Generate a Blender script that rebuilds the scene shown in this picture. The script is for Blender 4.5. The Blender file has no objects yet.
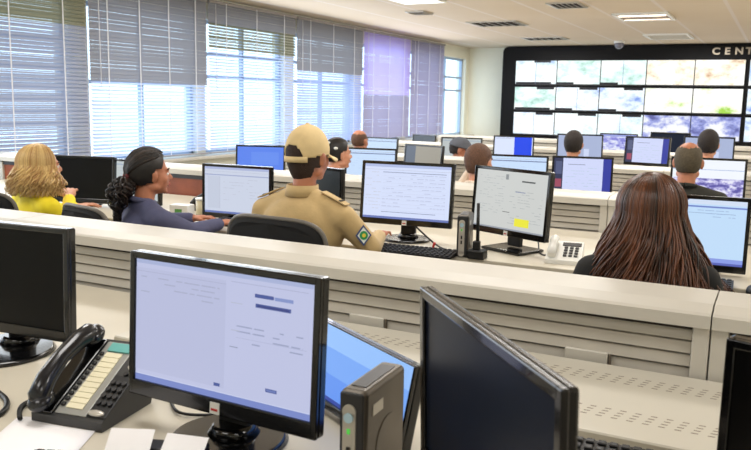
import bpy, bmesh, math, random
from mathutils import Vector, Matrix, Euler
random.seed(7)
SC = bpy.context.scene
COL = SC.collection
R = math.radians

# ------------------------------------------------------------------ materials
def lin(c):
    return tuple(((v/12.92) if v <= .04045 else ((v+.055)/1.055)**2.4) for v in c)
MATS = {}
def mat(name, rgb, rough=.5, metal=0, spec=.5, noise=0, nscale=20, bump=0, bscale=60, coat=0, sheen=0):
    if name in MATS: return MATS[name]
    m = bpy.data.materials.new(name); m.use_nodes = True
    nt = m.node_tree; b = nt.nodes['Principled BSDF']
    c = lin(rgb)
    b.inputs['Base Color'].default_value = (*c, 1)
    b.inputs['Roughness'].default_value = rough
    b.inputs['Metallic'].default_value = metal
    b.inputs['Specular IOR Level'].default_value = spec
    b.inputs['Coat Weight'].default_value = coat
    b.inputs['Sheen Weight'].default_value = sheen
    tc = nt.nodes.new('ShaderNodeTexCoord')
    if noise:
        n = nt.nodes.new('ShaderNodeTexNoise'); n.inputs['Scale'].default_value = nscale; n.inputs['Detail'].default_value = 4
        nt.links.new(tc.outputs['Object'], n.inputs['Vector'])
        r = nt.nodes.new('ShaderNodeValToRGB')
        r.color_ramp.elements[0].position = .3; r.color_ramp.elements[1].position = .7
        r.color_ramp.elements[0].color = (*[v*(1-noise) for v in c], 1)
        r.color_ramp.elements[1].color = (*[min(1, v*(1+noise)) for v in c], 1)
        nt.links.new(n.outputs['Fac'], r.inputs['Fac']); nt.links.new(r.outputs['Color'], b.inputs['Base Color'])
    if bump:
        n = nt.nodes.new('ShaderNodeTexNoise'); n.inputs['Scale'].default_value = bscale; n.inputs['Detail'].default_value = 3
        nt.links.new(tc.outputs['Object'], n.inputs['Vector'])
        bp = nt.nodes.new('ShaderNodeBump'); bp.inputs['Strength'].default_value = bump; bp.inputs['Distance'].default_value = .01
        nt.links.new(n.outputs['Fac'], bp.inputs['Height']); nt.links.new(bp.outputs['Normal'], b.inputs['Normal'])
    MATS[name] = m
    return m
def emis(name, rgb, s=1.0):
    """a lit display colour: emission under a faintly glossy surface"""
    key = name
    if key in MATS: return MATS[key]
    m = bpy.data.materials.new(name); m.use_nodes = True
    b = m.node_tree.nodes['Principled BSDF']
    b.inputs['Base Color'].default_value = (.01, .01, .012, 1)
    b.inputs['Roughness'].default_value = .35
    b.inputs['Specular IOR Level'].default_value = .25
    b.inputs['Emission Color'].default_value = (*lin(rgb), 1)
    b.inputs['Emission Strength'].default_value = s
    MATS[key] = m
    return m
def screen_col(rgb, s=1.0):
    return emis('display_%02x%02x%02x_%d' % (int(rgb[0]*255), int(rgb[1]*255), int(rgb[2]*255), int(s*100)), rgb, s)

def hair_mat(name, dark, light, rough=.38):
    m = bpy.data.materials.new(name); m.use_nodes = True
    nt = m.node_tree; b = nt.nodes['Principled BSDF']
    a = nt.nodes.new('ShaderNodeAttribute'); a.attribute_name = 'tint'
    r = nt.nodes.new('ShaderNodeValToRGB')
    r.color_ramp.elements[0].color = (*lin(dark), 1); r.color_ramp.elements[1].color = (*lin(light), 1)
    nt.links.new(a.outputs['Fac'], r.inputs['Fac']); nt.links.new(r.outputs['Color'], b.inputs['Base Color'])
    b.inputs['Roughness'].default_value = rough; b.inputs['Specular IOR Level'].default_value = .5
    return m

CREAM = mat('cream_laminate', (.775, .757, .715), .42, noise=.03, nscale=6)
CREAM_D = mat('cream_slats', (.735, .713, .668), .5, noise=.03, nscale=8)
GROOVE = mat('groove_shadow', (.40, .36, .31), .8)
DESK = mat('desk_laminate', (.80, .77, .70), .4, noise=.04, nscale=5)
TRAYM = mat('tray_metal', (.79, .77, .715), .4, noise=.02, nscale=4)
HOLE = mat('vent_hole', (.30, .26, .22), .9)
WOOD = mat('reddish_wood', (.55, .27, .14), .4, noise=.25, nscale=9)
BLACKP = mat('black_gloss_plastic', (.035, .035, .04), .16, spec=.5, coat=.3)
BLACKM = mat('black_matte_plastic', (.045, .045, .05), .45, bump=.05, bscale=300)
DARKG = mat('dark_grey_plastic', (.17, .17, .18), .4)
OFFSCR = mat('switched_off_glass', (.08, .11, .175), .32, spec=.13)
GREYM = mat('grey_metal_case', (.36, .33, .29), .38, metal=.35, noise=.06)
SILVER = mat('silver_plastic', (.78, .76, .72), .3, metal=.4)
WHITEP = mat('white_plastic', (.92, .92, .90), .4)
PAPER = mat('white_paper', (.96, .95, .95), .8, noise=.02, nscale=12)
FABRIC_B = mat('black_fabric', (.06, .06, .065), .85, bump=.3, bscale=400)
RIMG = mat('grey_chair_rim', (.42, .40, .37), .45)
CHROME = mat('chrome', (.75, .75, .76), .2, metal=1)
SKIN = mat('skin', (.80, .56, .44), .5, noise=.08, nscale=25)
SKIN_T = mat('tan_skin', (.72, .47, .35), .5, noise=.08, nscale=25)
LIPS = mat('lips', (.66, .33, .30), .4)
EYEW = mat('eye_white', (.9, .88, .85), .2)
BROWM = mat('eyebrow_hair', (.12, .08, .06), .8)
FLOORM = mat('floor_vinyl', (.55, .52, .48), .35, noise=.08, nscale=3)
WALLM = mat('wall_paint', (.95, .94, .87), .7, noise=.02, nscale=2)
RED = mat('red_plastic', (.75, .12, .10), .4)

# ------------------------------------------------------------------ mesh helpers
class MB:
    def __init__(s): s.bm = bmesh.new(); s.mats = []; s.tint = None
    def mi(s, m):
        if m not in s.mats: s.mats.append(m)
        return s.mats.index(m)
    def _fin(s, vs, m, smooth=False):
        i = s.mi(m); fs = set()
        for v in vs:
            for f in v.link_faces: fs.add(f)
        for f in fs: f.material_index = i; f.smooth = smooth
        return vs
    def box(s, c, d, m, rot=None, bev=0, seg=2):
        g = bmesh.ops.create_cube(s.bm, size=1)['verts']
        M = Matrix.Translation(c) @ ((rot.to_4x4() if rot else Matrix.Identity(4))) @ Matrix.Diagonal((*d, 1))
        bmesh.ops.transform(s.bm, matrix=M, verts=g)
        if bev:
            es = set(e for v in g for e in v.link_edges)
            r = bmesh.ops.bevel(s.bm, geom=list(es)+list(g), offset=bev, segments=seg, profile=.5, affect='EDGES')
            g = r['verts']
            fs = set(f for v in g for f in v.link_faces); i = s.mi(m)
            for f in fs: f.material_index = i
            return list(g)
        return s._fin(g, m)
    def cyl(s, p0, p1, r0, m, r1=None, n=16, smooth=True, caps=True):
        p0 = Vector(p0); p1 = Vector(p1); d = p1-p0
        if r1 is None: r1 = r0
        g = bmesh.ops.create_cone(s.bm, cap_ends=caps, segments=n, radius1=max(r0, 1e-5), radius2=max(r1, 1e-5), depth=d.length)['verts']
        q = Vector((0, 0, 1)).rotation_difference(d.normalized())
        bmesh.ops.transform(s.bm, matrix=Matrix.Translation((p0+p1)/2) @ q.to_matrix().to_4x4(), verts=g)
        s._fin(g, m, False)
        if smooth:
            for f in set(f for v in g for f in v.link_faces):
                if len(f.verts) == 4: f.smooth = True
        return g
    def ell(s, c, r, m, rot=None, sub=3):
        g = bmesh.ops.create_icosphere(s.bm, subdivisions=sub, radius=1)['verts']
        M = Matrix.Translation(c) @ (rot.to_4x4() if rot else Matrix.Identity(4)) @ Matrix.Diagonal((*r, 1))
        bmesh.ops.transform(s.bm, matrix=M, verts=g)
        return s._fin(g, m, True)
    def cap(s, p0, r0, p1, r1, m, sub=2):
        s.ell(p0, (r0,)*3, m, sub=sub); s.ell(p1, (r1,)*3, m, sub=sub); s.cyl(p0, p1, r0, m, r1, n=14)
    def quad(s, pts, m, smooth=False):
        vs = [s.bm.verts.new(p) for p in pts]; f = s.bm.faces.new(vs); f.material_index = s.mi(m); f.smooth = smooth
        return f
    def tube(s, pts, r, m, n=8, tint=None):
        pts = [Vector(p) for p in pts]; k = len(pts); rings = []; prev = None
        for i, p in enumerate(pts):
            d = (pts[min(i+1, k-1)]-pts[max(i-1, 0)]).normalized()
            if prev is None:
                a = d.orthogonal().normalized()
            else:
                a = (prev - d*prev.dot(d)).normalized()
            prev = a; b = d.cross(a); rr = r[i] if isinstance(r, (list, tuple)) else r
            rings.append([s.bm.verts.new(p+(a*math.cos(t)+b*math.sin(t))*rr) for t in [2*math.pi*j/n for j in range(n)]])
        mi = s.mi(m); fs = []
        for i in range(k-1):
            for j in range(n):
                f = s.bm.faces.new((rings[i][j], rings[i][(j+1) % n], rings[i+1][(j+1) % n], rings[i+1][j])); f.smooth = True; f.material_index = mi; fs.append(f)
        for rg in (rings[0][::-1], rings[-1]):
            f = s.bm.faces.new(rg); f.material_index = mi; fs.append(f)
        if tint is not None:
            if s.tint is None: s.tint = s.bm.loops.layers.float_color.new('tint')
            for f in fs:
                for l in f.loops: l[s.tint] = (tint, tint, tint, 1)
        return rings
    def prism(s, prof, axis, a, b, m):
        """extrude a closed 2D profile: axis 'x' -> profile (y,z) from x=a to x=b"""
        def P(t, u, v): return (t, u, v) if axis == 'x' else ((u, t, v) if axis == 'y' else (u, v, t))
        A = [s.bm.verts.new(P(a, *p)) for p in prof]; B = [s.bm.verts.new(P(b, *p)) for p in prof]; n = len(prof); mi = s.mi(m)
        fs = [s.bm.faces.new(A[::-1]), s.bm.faces.new(B)]
        for i in range(n): fs.append(s.bm.faces.new((A[i], A[(i+1) % n], B[(i+1) % n], B[i])))
        for f in fs: f.material_index = mi
        return fs
    def build(s, name, parent=None, loc=None, rot=None, label=None, cat=None, group=None, kind=None, recalc=True):
        if name in ('strap', 'visor', 'collar_stand'): bmesh.ops.remove_doubles(s.bm, verts=s.bm.verts, dist=.0004)
        if recalc: bmesh.ops.recalc_face_normals(s.bm, faces=s.bm.faces)
        me = bpy.data.meshes.new(name); s.bm.to_mesh(me); s.bm.free()
        for m in s.mats: me.materials.append(m)
        o = bpy.data.objects.new(name, me); COL.objects.link(o)
        if parent: o.parent = parent
        if loc is not None: o.location = loc
        if rot is not None: o.rotation_euler = rot
        tag(o, label, cat, group, kind)
        return o
def tag(o, label=None, cat=None, group=None, kind=None):
    if label: o['label'] = label
    if cat: o['category'] = cat
    if group: o['group'] = group
    if kind: o['kind'] = kind
    return o
def thing(name, label, cat, loc=(0, 0, 0), rz=0, group=None):
    o = bpy.data.objects.new(name, None); COL.objects.link(o); o.empty_display_size = .1
    o.location = loc; o.rotation_euler = (0, 0, rz)
    return tag(o, label, cat, group)
def struct(name, mb, parent=None): return mb.build(name, parent, kind='structure' if not parent else None)

# ------------------------------------------------------------------ room
XW, YB, XR, YF, ZC = -7.1, 19.0, 3.2, -2.2, 2.84
b = MB(); b.box(((XW+XR)/2, (YB+YF)/2, -.05), (XR-XW+.6, YB-YF+.6, .1), FLOORM); struct('floor', b)

# ceiling: tile grid material
cm = mat('ceiling_tiles', (.80, .72, .60), .8)
nt = cm.node_tree; pb = nt.nodes['Principled BSDF']
tc = nt.nodes.new('ShaderNodeTexCoord'); sp = nt.nodes.new('ShaderNodeSeparateXYZ'); nt.links.new(tc.outputs['Object'], sp.inputs[0])
def frac_line(out, period, width, off):
    a = nt.nodes.new('ShaderNodeMath'); a.operation = 'ADD'; a.inputs[1].default_value = off; nt.links.new(out, a.inputs[0])
    d = nt.nodes.new('ShaderNodeMath'); d.operation = 'DIVIDE'; d.inputs[1].default_value = period; nt.links.new(a.outputs[0], d.inputs[0])
    f = nt.nodes.new('ShaderNodeMath'); f.operation = 'FRACT'; nt.links.new(d.outputs[0], f.inputs[0])
    l = nt.nodes.new('ShaderNodeMath'); l.operation = 'LESS_THAN'; l.inputs[1].default_value = width/period; nt.links.new(f.outputs[0], l.inputs[0])
    return l.outputs[0]
l1 = frac_line(sp.outputs['X'], .84, .05, 20*.84+.82)
l2 = frac_line(sp.outputs['Y'], 1.68, .03, 0)
mx = nt.nodes.new('ShaderNodeMath'); mx.operation = 'MULTIPLY'; mx.inputs[1].default_value = 1.0; nt.links.new(l1, mx.inputs[0])
nz = nt.nodes.new('ShaderNodeTexNoise'); nz.inputs['Scale'].default_value = .6; nt.links.new(tc.outputs['Object'], nz.inputs['Vector'])
base = nt.nodes.new('ShaderNodeMix'); base.data_type = 'RGBA'
base.inputs['A'].default_value = (*lin((.80, .72, .61)), 1); base.inputs['B'].default_value = (*lin((.84, .78, .69)), 1)
nt.links.new(nz.outputs['Fac'], base.inputs['Factor'])
mm = nt.nodes.new('ShaderNodeMix'); mm.data_type = 'RGBA'; nt.links.new(mx.outputs[0], mm.inputs['Factor'])
nt.links.new(base.outputs['Result'], mm.inputs['A']); mm.inputs['B'].default_value = (*lin((.85, .80, .75)), 1)
nt.links.new(mm.outputs['Result'], pb.inputs['Base Color'])
b = MB(); b.box(((XW+XR)/2, (YB+YF)/2, ZC+.05), (XR-XW+.6, YB-YF+.6, .1), cm); struct('ceiling', b)
b = MB(); b.box(((XW+XR)/2, YB+.1, ZC/2), (XR-XW+.6, .2, ZC), WALLM); struct('wall_back', b)
b = MB(); b.box((XR+.1, (YB+YF)/2, ZC/2), (.2, YB-YF, ZC), WALLM); struct('wall_right', b)
b = MB(); b.box(((XW+XR)/2, YF-.1, ZC/2), (XR-XW+.6, .2, ZC), WALLM); struct('wall_front', b)
# left wall: dado below the sill, lintel, piers and the long window strip
SILL, HEAD = .72, 2.56
WINS = [(-1.6, 2.3), (2.6, 6.45), (6.72, 8.62), (8.78, 10.75), (11.0, 13.05), (13.3, 15.1), (15.35, 16.85), (17.0, 18.78)]
b = MB()
b.box((XW-.12, (YB+YF)/2, SILL/2), (.24, YB-YF, SILL), WALLM)
b.box((XW-.12, (YB+YF)/2, (HEAD+ZC)/2), (.24, YB-YF, ZC-HEAD), WALLM)
edges = [YF]+[e for w in WINS for e in w]+[YB]
for i in range(0, len(edges), 2):
    b.box((XW-.12, (edges[i]+edges[i+1])/2, (SILL+HEAD)/2), (.24, edges[i+1]-edges[i], HEAD-SILL), WALLM)
struct('wall_left', b)
b = MB(); b.box((XW+.10, (YB+YF)/2, SILL-.02), (.20, YB-YF, .04), CREAM, bev=.006); struct('trim_1', b)
b = MB(); b.box((XW+.012, (YB+YF)/2, .05), (.024, YB-YF, .1), CREAM); struct('baseboard_left', b)
b = MB(); b.box(((XW+XR)/2, YB-.012, .05), (XR-XW, .024, .1), CREAM); struct('baseboard_back', b)
FRAMEM = mat('window_frame_grey', (.64, .72, .82), .4)
glm = bpy.data.materials.new('window_glass'); glm.use_nodes = True
n = glm.node_tree; n.nodes.clear()
o_ = n.nodes.new('ShaderNodeOutputMaterial'); mxs = n.nodes.new('ShaderNodeMixShader'); tr = n.nodes.new('ShaderNodeBsdfTransparent'); gl = n.nodes.new('ShaderNodeBsdfGlossy')
tr.inputs[0].default_value = (.93, .97, .98, 1); gl.inputs['Roughness'].default_value = .02; mxs.inputs[0].default_value = .05
n.links.new(tr.outputs[0], mxs.inputs[1]); n.links.new(gl.outputs[0], mxs.inputs[2]); n.links.new(mxs.outputs[0], o_.inputs[0])
for i, (a, c) in enumerate(WINS):
    w = thing('window_%d' % (i+1), None, None); w['kind'] = 'structure'
    f = MB(); X = XW-.12
    for y in (a+.025, c-.025): f.box((X, y, (SILL+HEAD)/2), (.07, .05, HEAD-SILL), FRAMEM)
    for z in (SILL+.025, HEAD-.025): f.box((X, (a+c)/2, z), (.07, c-a, .05), FRAMEM)
    for z in (2.10, 1.79) if i != 2 else (1.66,): f.box((X, (a+c)/2, z), (.06, c-a-.1, .045), FRAMEM)
    k = max(2, round((c-a)/1.0)) if i not in (7,) else 3
    ys = [a+(c-a)*j/k for j in range(1, k)] if i != 7 else [17.68]
    for y in ys: f.box((X, y, (SILL+HEAD)/2), (.06, .05, HEAD-SILL-.1), FRAMEM)
    f.build('window_frame', w)
    g = MB(); g.box((X-.045, (a+c)/2, (SILL+HEAD)/2), (.006, c-a-.02, HEAD-SILL-.02), glm); g.build('window_pane', w)

# ------------------------------------------------------------------ venetian blinds
def slat_mat(name, rgb, tl=.35, tint=None):
    m = bpy.data.materials.new(name); m.use_nodes = True; n = m.node_tree; n.nodes.clear()
    o = n.nodes.new('ShaderNodeOutputMaterial'); mx = n.nodes.new('ShaderNodeMixShader'); d = n.nodes.new('ShaderNodeBsdfDiffuse'); t = n.nodes.new('ShaderNodeBsdfTranslucent')
    d.inputs[0].default_value = (*lin(rgb), 1); t.inputs[0].default_value = (*lin(tint or rgb), 1); mx.inputs[0].default_value = tl
    n.links.new(d.outputs[0], mx.inputs[1]); n.links.new(t.outputs[0], mx.inputs[2]); n.links.new(mx.outputs[0], o.inputs[0]); return m
CORD = mat('blind_cord', (.93, .94, .97), .6)
def blind(y0, y1, zt, zb, sections, label, cords=3, headcol=None):
    """sections: list of (z_low, tilt in degrees, material) from the top down"""
    t = thing('venetian_blind', label, 'window blind', (XW+.10, (y0+y1)/2, zt), 0, None)
    W = y1-y0
    h = MB(); h.box((0, 0, -.02), (.055, W, .04), mat('blind_headrail', (.62, .60, .60), .5), bev=.004); h.build('headrail', t)
    s = MB(); z = -.06
    while zt+z > zb+.03:
        for zl, tilt, m in sections:
            if zt+z > zl: break
        tt = tilt+random.uniform(-3, 3); c_, s_ = math.cos(R(tt)), math.sin(R(tt)); w = .025
        sg = random.uniform(-.003, .003)
        P = [(-w*c_, w*s_), (0, .004), (w*c_, -w*s_)]
        for i in range(2):
            (x0, q0), (x1, q1) = P[i], P[i+1]
            s.quad([(x0, -W/2, z+q0), (x1, -W/2, z+q1+sg), (x1, W/2, z+q1), (x0, W/2, z+q0-sg)], m)
        z -= .042
    s.build('slats', t, recalc=False)
    r = MB(); r.box((0, 0, zb-zt+.012), (.05, W, .02), mat('blind_headrail', (.62, .60, .60), .5), bev=.004); r.build('bottom_rail', t)
    for i in range(cords):
        y = -W/2+W*(i+.5)/cords
        c = MB(); c.box((.029, y, (zb-zt)/2), (.003, .014, zt-zb-.05), CORD); c.build('ladder_cord', t)
    wv = MB(); wv.cyl((.035, -W/2+.12, -.05), (.035, -W/2+.13, -1.2), .005, CORD, n=6); wv.build('tilt_wand', t)
    return t
SL_G = slat_mat('slat_grey', (.62, .63, .67), .18)  # grey and whiter slat tones stand in for daylight through the blinds
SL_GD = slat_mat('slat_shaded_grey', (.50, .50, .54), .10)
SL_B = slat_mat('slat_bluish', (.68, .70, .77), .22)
SL_W = slat_mat('slat_daylit_white', (.86, .90, 1), .5)
SL_V = slat_mat('slat_daylit_blue', (.76, .81, .95), .35)
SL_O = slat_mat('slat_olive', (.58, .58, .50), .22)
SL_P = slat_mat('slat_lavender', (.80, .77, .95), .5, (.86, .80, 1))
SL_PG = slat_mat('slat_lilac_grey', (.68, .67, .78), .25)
blind(-1.3, 2.35, 2.80, .74, [(2.2, 62, SL_O), (0, 48, SL_B)], 'venetian blind on the window wall behind the camera line, nearest to viewer', 4)
blind(2.55, 6.61, 2.80, .74, [(2.25, 64, SL_O), (1.12, 54, SL_B), (0, 40, SL_B)], 'half-open bluish venetian blind with olive upper slats, at the left edge above the blonde woman', 6)
blind(6.65, 8.70, 2.80, .74, [(1.66, 70, SL_G), (0, 30, SL_W)], 'venetian blind with grey closed top and bright open lower slats above the woman in navy', 4)
blind(8.74, 10.90, 2.80, .74, [(2.50, 70, SL_G), (2.16, 50, SL_O), (0, 28, SL_W)], 'wide-open bright venetian blind behind the blue-screen monitor', 3)
blind(10.94, 13.18, 2.80, .74, [(1.95, 70, SL_G), (0, 44, SL_V)], 'grey venetian blind with pale lower slats above the khaki cap, left of the lavender blind', 3)
blind(13.22, 15.28, 2.80, .74, [(1.62, 62, SL_P), (0, 64, SL_PG)], 'lavender tinted closed venetian blind on the window wall', 3)
blind(15.32, 17.12, 2.80, .74, [(0, 66, SL_PG)], 'narrow grey closed venetian blind beside the uncovered window', 3)

# ------------------------------------------------------------------ video wall
VY = 18.45
def map_mat(name, c0, c1, c2, scale, s=1.25, p=(.45, .56, .66), seed=0, stretch=(1, 1, 1.6)):
    m = bpy.data.materials.new(name); m.use_nodes = True; n = m.node_tree; b = n.nodes['Principled BSDF']
    tc = n.nodes.new('ShaderNodeTexCoord'); mp = n.nodes.new('ShaderNodeMapping'); mp.inputs['Scale'].default_value = stretch; mp.inputs['Location'].default_value = (seed*3.1, seed*1.7, seed)
    no = n.nodes.new('ShaderNodeTexNoise'); no.inputs['Scale'].default_value = scale; no.inputs['Detail'].default_value = 6; no.inputs['Roughness'].default_value = .62
    r = n.nodes.new('ShaderNodeValToRGB'); e = r.color_ramp.elements
    e[0].position = p[0]; e[0].color = (*lin(c0), 1); e[1].position = p[2]; e[1].color = (*lin(c2), 1); k = e.new(p[1]); k.color = (*lin(c1), 1)
    n.links.new(tc.outputs['Object'], mp.inputs[0]); n.links.new(mp.outputs[0], no.inputs['Vector']); n.links.new(no.outputs['Fac'], r.inputs[0])
    b.inputs['Base Color'].default_value = (.01, .01, .01, 1); b.inputs['Roughness'].default_value = .4
    n.links.new(r.outputs[0], b.inputs['Emission Color']); b.inputs['Emission Strength'].default_value = s
    return m
MP_W = [map_mat('map_feed_pale', (.97, 1, 1), (.90, .97, .99), (.60, .72, .88), 2.2, 1.12, (.46, .56, .70), 1),
        map_mat('map_feed_blue', (.98, 1, 1), (.86, .92, .99), (.48, .60, .88), 2.0, 1.12, (.45, .56, .68), 4),
        map_mat('map_feed_green', (.97, 1, .99), (.84, .95, .93), (.52, .74, .66), 2.3, 1.12, (.46, .56, .70), 9)]
MP_O = map_mat('street_feed_warm', (1, 1, .98), (.99, .95, .86), (.78, .60, .44), 2.6, 1.1, (.47, .57, .72), 2)
MP_Y = map_mat('field_feed_green', (1, 1, .98), (.94, .98, .84), (.62, .82, .22), 1.5, 1.1, (.5, .58, .66), 3)
MP_N = map_mat('city_feed_navy', (.34, .36, .64), (.60, .64, .90), (.97, .98, 1), 2.4, 1.0, (.36, .46, .56), 5)
BAR = screen_col((.06, .07, .12), .3)
vw = thing('video_wall', 'black framed wall of tiled map and camera displays on the back wall', 'video wall', (-2.0, VY, 0))
VX0, VX1, ZT = -6.06, 2.9, 2.82
b = MB()
prof = []
x0, x1, z0, z1, rr = VX0+2.0, VX1+2.0, .60, ZT, .12
for cx, cz, a0 in ((x0+rr, z1-rr, 180), (x1-rr, z1-rr, 90)):
    for k in range(7):
        a = R(a0-15*k); prof.append((cx+rr*math.cos(a), cz+rr*math.sin(a)))
prof += [(x1, z0), (x0, z0)]
b.prism(prof, 'y', .04, .45, mat('wall_frame_black', (.03, .03, .04), .6, spec=.2))
b.build('frame', vw)
colx = [-5.72+.985*i for i in range(9)]
rows = [(1.94, 2.50), (1.355, 1.90), (.78, 1.315)]
choice = {(0, 0): 0, (0, 1): 2, (0, 2): 0, (0, 3): 1, (0, 4): 0, (1, 0): 0, (1, 1): 1, (1, 2): 2, (2, 2): 1, (2, 0): 2}
for c in range(8):
    for r_, (za, zb_) in enumerate(rows):
        xa, xb = colx[c]+2.0, colx[c+1]+2.0-.012
        if c == 5: xa += .07
        m = MP_W[(c*2+r_*5+c//2) % 3]
        if c in (3, 4): m = (MP_O, MP_Y, MP_N)[r_]
        if c >= 5: m = MP_W[1]
        p = MB(); p.box(((xa+xb)/2, .02, (za+zb_)/2), (xb-xa, .05, zb_-za), BLACKM)
        p.quad([(xa+.004, -.006, za+.03), (xb-.004, -.006, za+.03), (xb-.004, -.006, zb_-.005), (xa+.004, -.006, zb_-.005)], m)
        # window bars of the control software
        w = xb-xa
        if c < 3 and r_ < 2: p.box((xa+w*(.2 if c else .45), -.006, za+.05), (w*(.4 if c else .86), .003, .045), BAR)
        if c < 3 and r_ > 0: p.box((xa+w*.75, -.006, zb_-.03), (w*.42, .003, .05), BAR)
        if (c, r_) == (0, 0): p.box((xa+w*.65, -.006, zb_-.02), (w*.4, .003, .05), BAR)
        if (c + r_) % 2 == 0 and c < 3: p.box((xa+w*.5, -.006, (za+zb_)/2+.01), (.012, .003, zb_-za-.05), screen_col((.62, .74, .88), .8))
        p.build('display_panel', vw)
LETM = mat('brushed_letters', (.62, .58, .52), .35, metal=.6)
tx = 0
for ch, px in (('C', -1.475), ('E', -1.235), ('N', -1.04), ('T', -.83)):
    cu = bpy.data.curves.new('letter', 'FONT'); cu.body = ch; cu.size = .195; cu.extrude = .012; cu.offset = .006
    cu.materials.append(LETM)
    o = bpy.data.objects.new('letter', cu); COL.objects.link(o); o.parent = vw; o.location = (px+2.0, .02, 2.612); o.rotation_euler = (R(90), 0, 0); o.scale = (1.12, 1, 1)
# convert letters into meshes
bpy.context.view_layer.update()
dg = bpy.context.evaluated_depsgraph_get()
for o in [o for o in bpy.data.objects if o.type == 'FONT']:
    me = bpy.data.meshes.new_from_object(o.evaluated_get(dg)); nn = bpy.data.objects.new('raised_letter', me); COL.objects.link(nn)
    nn.parent = vw; nn.location = o.location; nn.rotation_euler = o.rotation_euler; nn.scale = o.scale; bpy.data.objects.remove(o)
# dome camera
t = thing('dome_camera', 'small white dome camera hanging from the ceiling before the video wall', 'camera', (-3.2, 17.4, ZC))
b = MB(); b.cyl((0, 0, 0), (0, 0, -.05), .11, WHITEP, n=24); b.build('mount', t)
b = MB(); b.ell((0, 0, -.07), (.095, .095, .10), mat('smoked_dome', (.45, .45, .5), .1), sub=3); b.build('dome', t)

# ------------------------------------------------------------------ ceiling fittings
LAMP = emis('lamp_diffuser', (1, .98, .94), 5)
LAMPW = emis('lamp_tube_warm', (1, .94, .85), 3)
def ceiling_light(x, y, w, d, label, lit=1, warm=False):
    t = thing('ceiling_light', label, 'ceiling light', (x, y, ZC))
    f = MB()
    for sx in (-1, 1): f.box((sx*(w/2-.02), 0, -.015), (.04, d, .03), WHITEP)
    for sy in (-1, 1): f.box((0, sy*(d/2-.02), -.015), (w-.08, .04, .03), WHITEP)
    f.build('frame', t)
    if lit:
        q = MB(); q.box((0, 0, -.008), (w-.08, d-.08, .01), LAMP if lit == 1 else mat('dim_diffuser', (.97, .95, .88), .5)); q.build('diffuser', t)
    else:
        q = MB(); q.box((0, 0, -.006), (w-.08, d-.08, .008), mat('orange_reflector', (.84, .58, .42), .3, metal=.3)); q.build('reflector', t)
    if lit != 1:
        for k in range(5):
            l = MB(); l.box((0, -d/2+d*(k+.5)/5, -.02), (w-.1, .012, .02), SILVER); l.build('louvre_blade', t)
    for k in (-1, 1) if lit == 0 else ():
        l = MB(); l.cyl((-w/2+.06, k*d*.25, -.022), (w/2-.06, k*d*.25, -.022), .014, LAMPW, n=8); l.build('tube', t)
    return t
ceiling_light(-4.45, 9.85, .62, .62, 'bright lit square ceiling light at the top edge nearest the camera')
ceiling_light(-2.0, 12.75, .78, 1.0, 'orange-toned louvred ceiling light, farther right', 0)
ceiling_light(-2.1, 16.4, .80, 1.1, 'pale ceiling light just before the video wall', 2)
def vent(x, y, w, d, label):
    t = thing('ceiling_vent', label, 'air vent', (x, y, ZC))
    f = MB()
    for sx in (-1, 1): f.box((sx*(w/2-.015), 0, -.01), (.03, d, .02), SILVER)
    for sy in (-1, 1): f.box((0, sy*(d/2-.015), -.01), (w-.06, .03, .02), SILVER)
    f.build('frame', t)
    f = MB(); f.box((0, 0, -.003), (w-.06, d-.06, .004), mat('vent_dark', (.30, .26, .24), .8)); f.build('backing', t)
    f = MB()
    for k in range(6): f.box((-w/2+w*(k+.5)/6, 0, -.014), (.06, d-.06, .006), SILVER, rot=Euler((0, R(35), 0)).to_matrix())
    f.build('slats', t)
vent(-4.45, 13.2, .86, .75, 'louvred ceiling vent between the lit lamp and the video wall')
vent(-2.75, 11.05, .44, .6, 'small ceiling vent right of the bright lamp')
vent(-4.5, 16.4, .86, .6, 'far ceiling vent close to the top left corner of the video wall')
vent(-5.05, 11.3, .30, .4, 'tiny ceiling vent nearest the blinds')

# ------------------------------------------------------------------ low partitions and desks
CAPPROF = [(0, .904), (0, .940), (.012, .946), (.07, .960), (.25, .962), (.29, .950), (.30, .935), (.30, .904)]
def partition(Y, seams, label, wood=(), plates=(), grp='low louvred partitions between the desk rows'):
    t = thing('low_partition', label, 'partition', (0, Y, 0), 0, grp)
    for a, c in zip(seams[:-1], seams[1:]):
        p = MB(); p.prism(CAPPROF, 'x', a+.002, c-.002, CREAM); p.build('cap_rail', t)
        p = MB(); p.box(((a+c)/2, .155, .452), (c-a-.002, .19, .904), CREAM); p.build('core_panel', t)
        for x in (a+.024, c-.024):
            q = MB(); q.box((x, .035, .452), (.044, .05, .904), CREAM, bev=.003, seg=1); q.build('post', t)
        isw = any(abs((a+c)/2-w) < .4 for w in wood)
        q = MB(); x0, x1 = a+.048, c-.048; m = (x0+x1)/2
        if isw:
            q.box((m, .045, .48), (x1-x0, .03, .78), WOOD); q.box((m, .04, .885), (x1-x0, .04, .03), DARKG); q.build('wood_panel', t)
        else:
            q.box((m, .052, .45), (x1-x0, .012, .90), GROOVE); q.box((m, .04, .899), (x1-x0, .06, .009), mat('gap_shadow', (.16, .14, .12), .9))  # dark strip below the cap rail is its shade, put into the colour
            z = .894
            while z > .44:
                q.prism([(.046, z), (.031, z-.003), (.025, z-.0335), (.046, z-.035)], 'x', x0, x1, CREAM_D); z -= .038
            q.box((m, .036, .22), (x1-x0, .03, .42), CREAM)
            q.build('louvre_panel', t)
        for px, w in plates:
            if a < px < c:
                g = MB(); g.box((px, .022, .745), (w, .012, .085), CREAM, bev=.002, seg=1); g.box((px+w/2+.006, .022, .745), (.006, .01, .08), GROOVE); g.box((px+w/2+.008, .018, .738), (.012, .012, .012), DARKG); g.build('cover_plate', t)
    return t
S0 = -.128
seams = [S0+2.827*k for k in range(-2, 2)]
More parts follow.
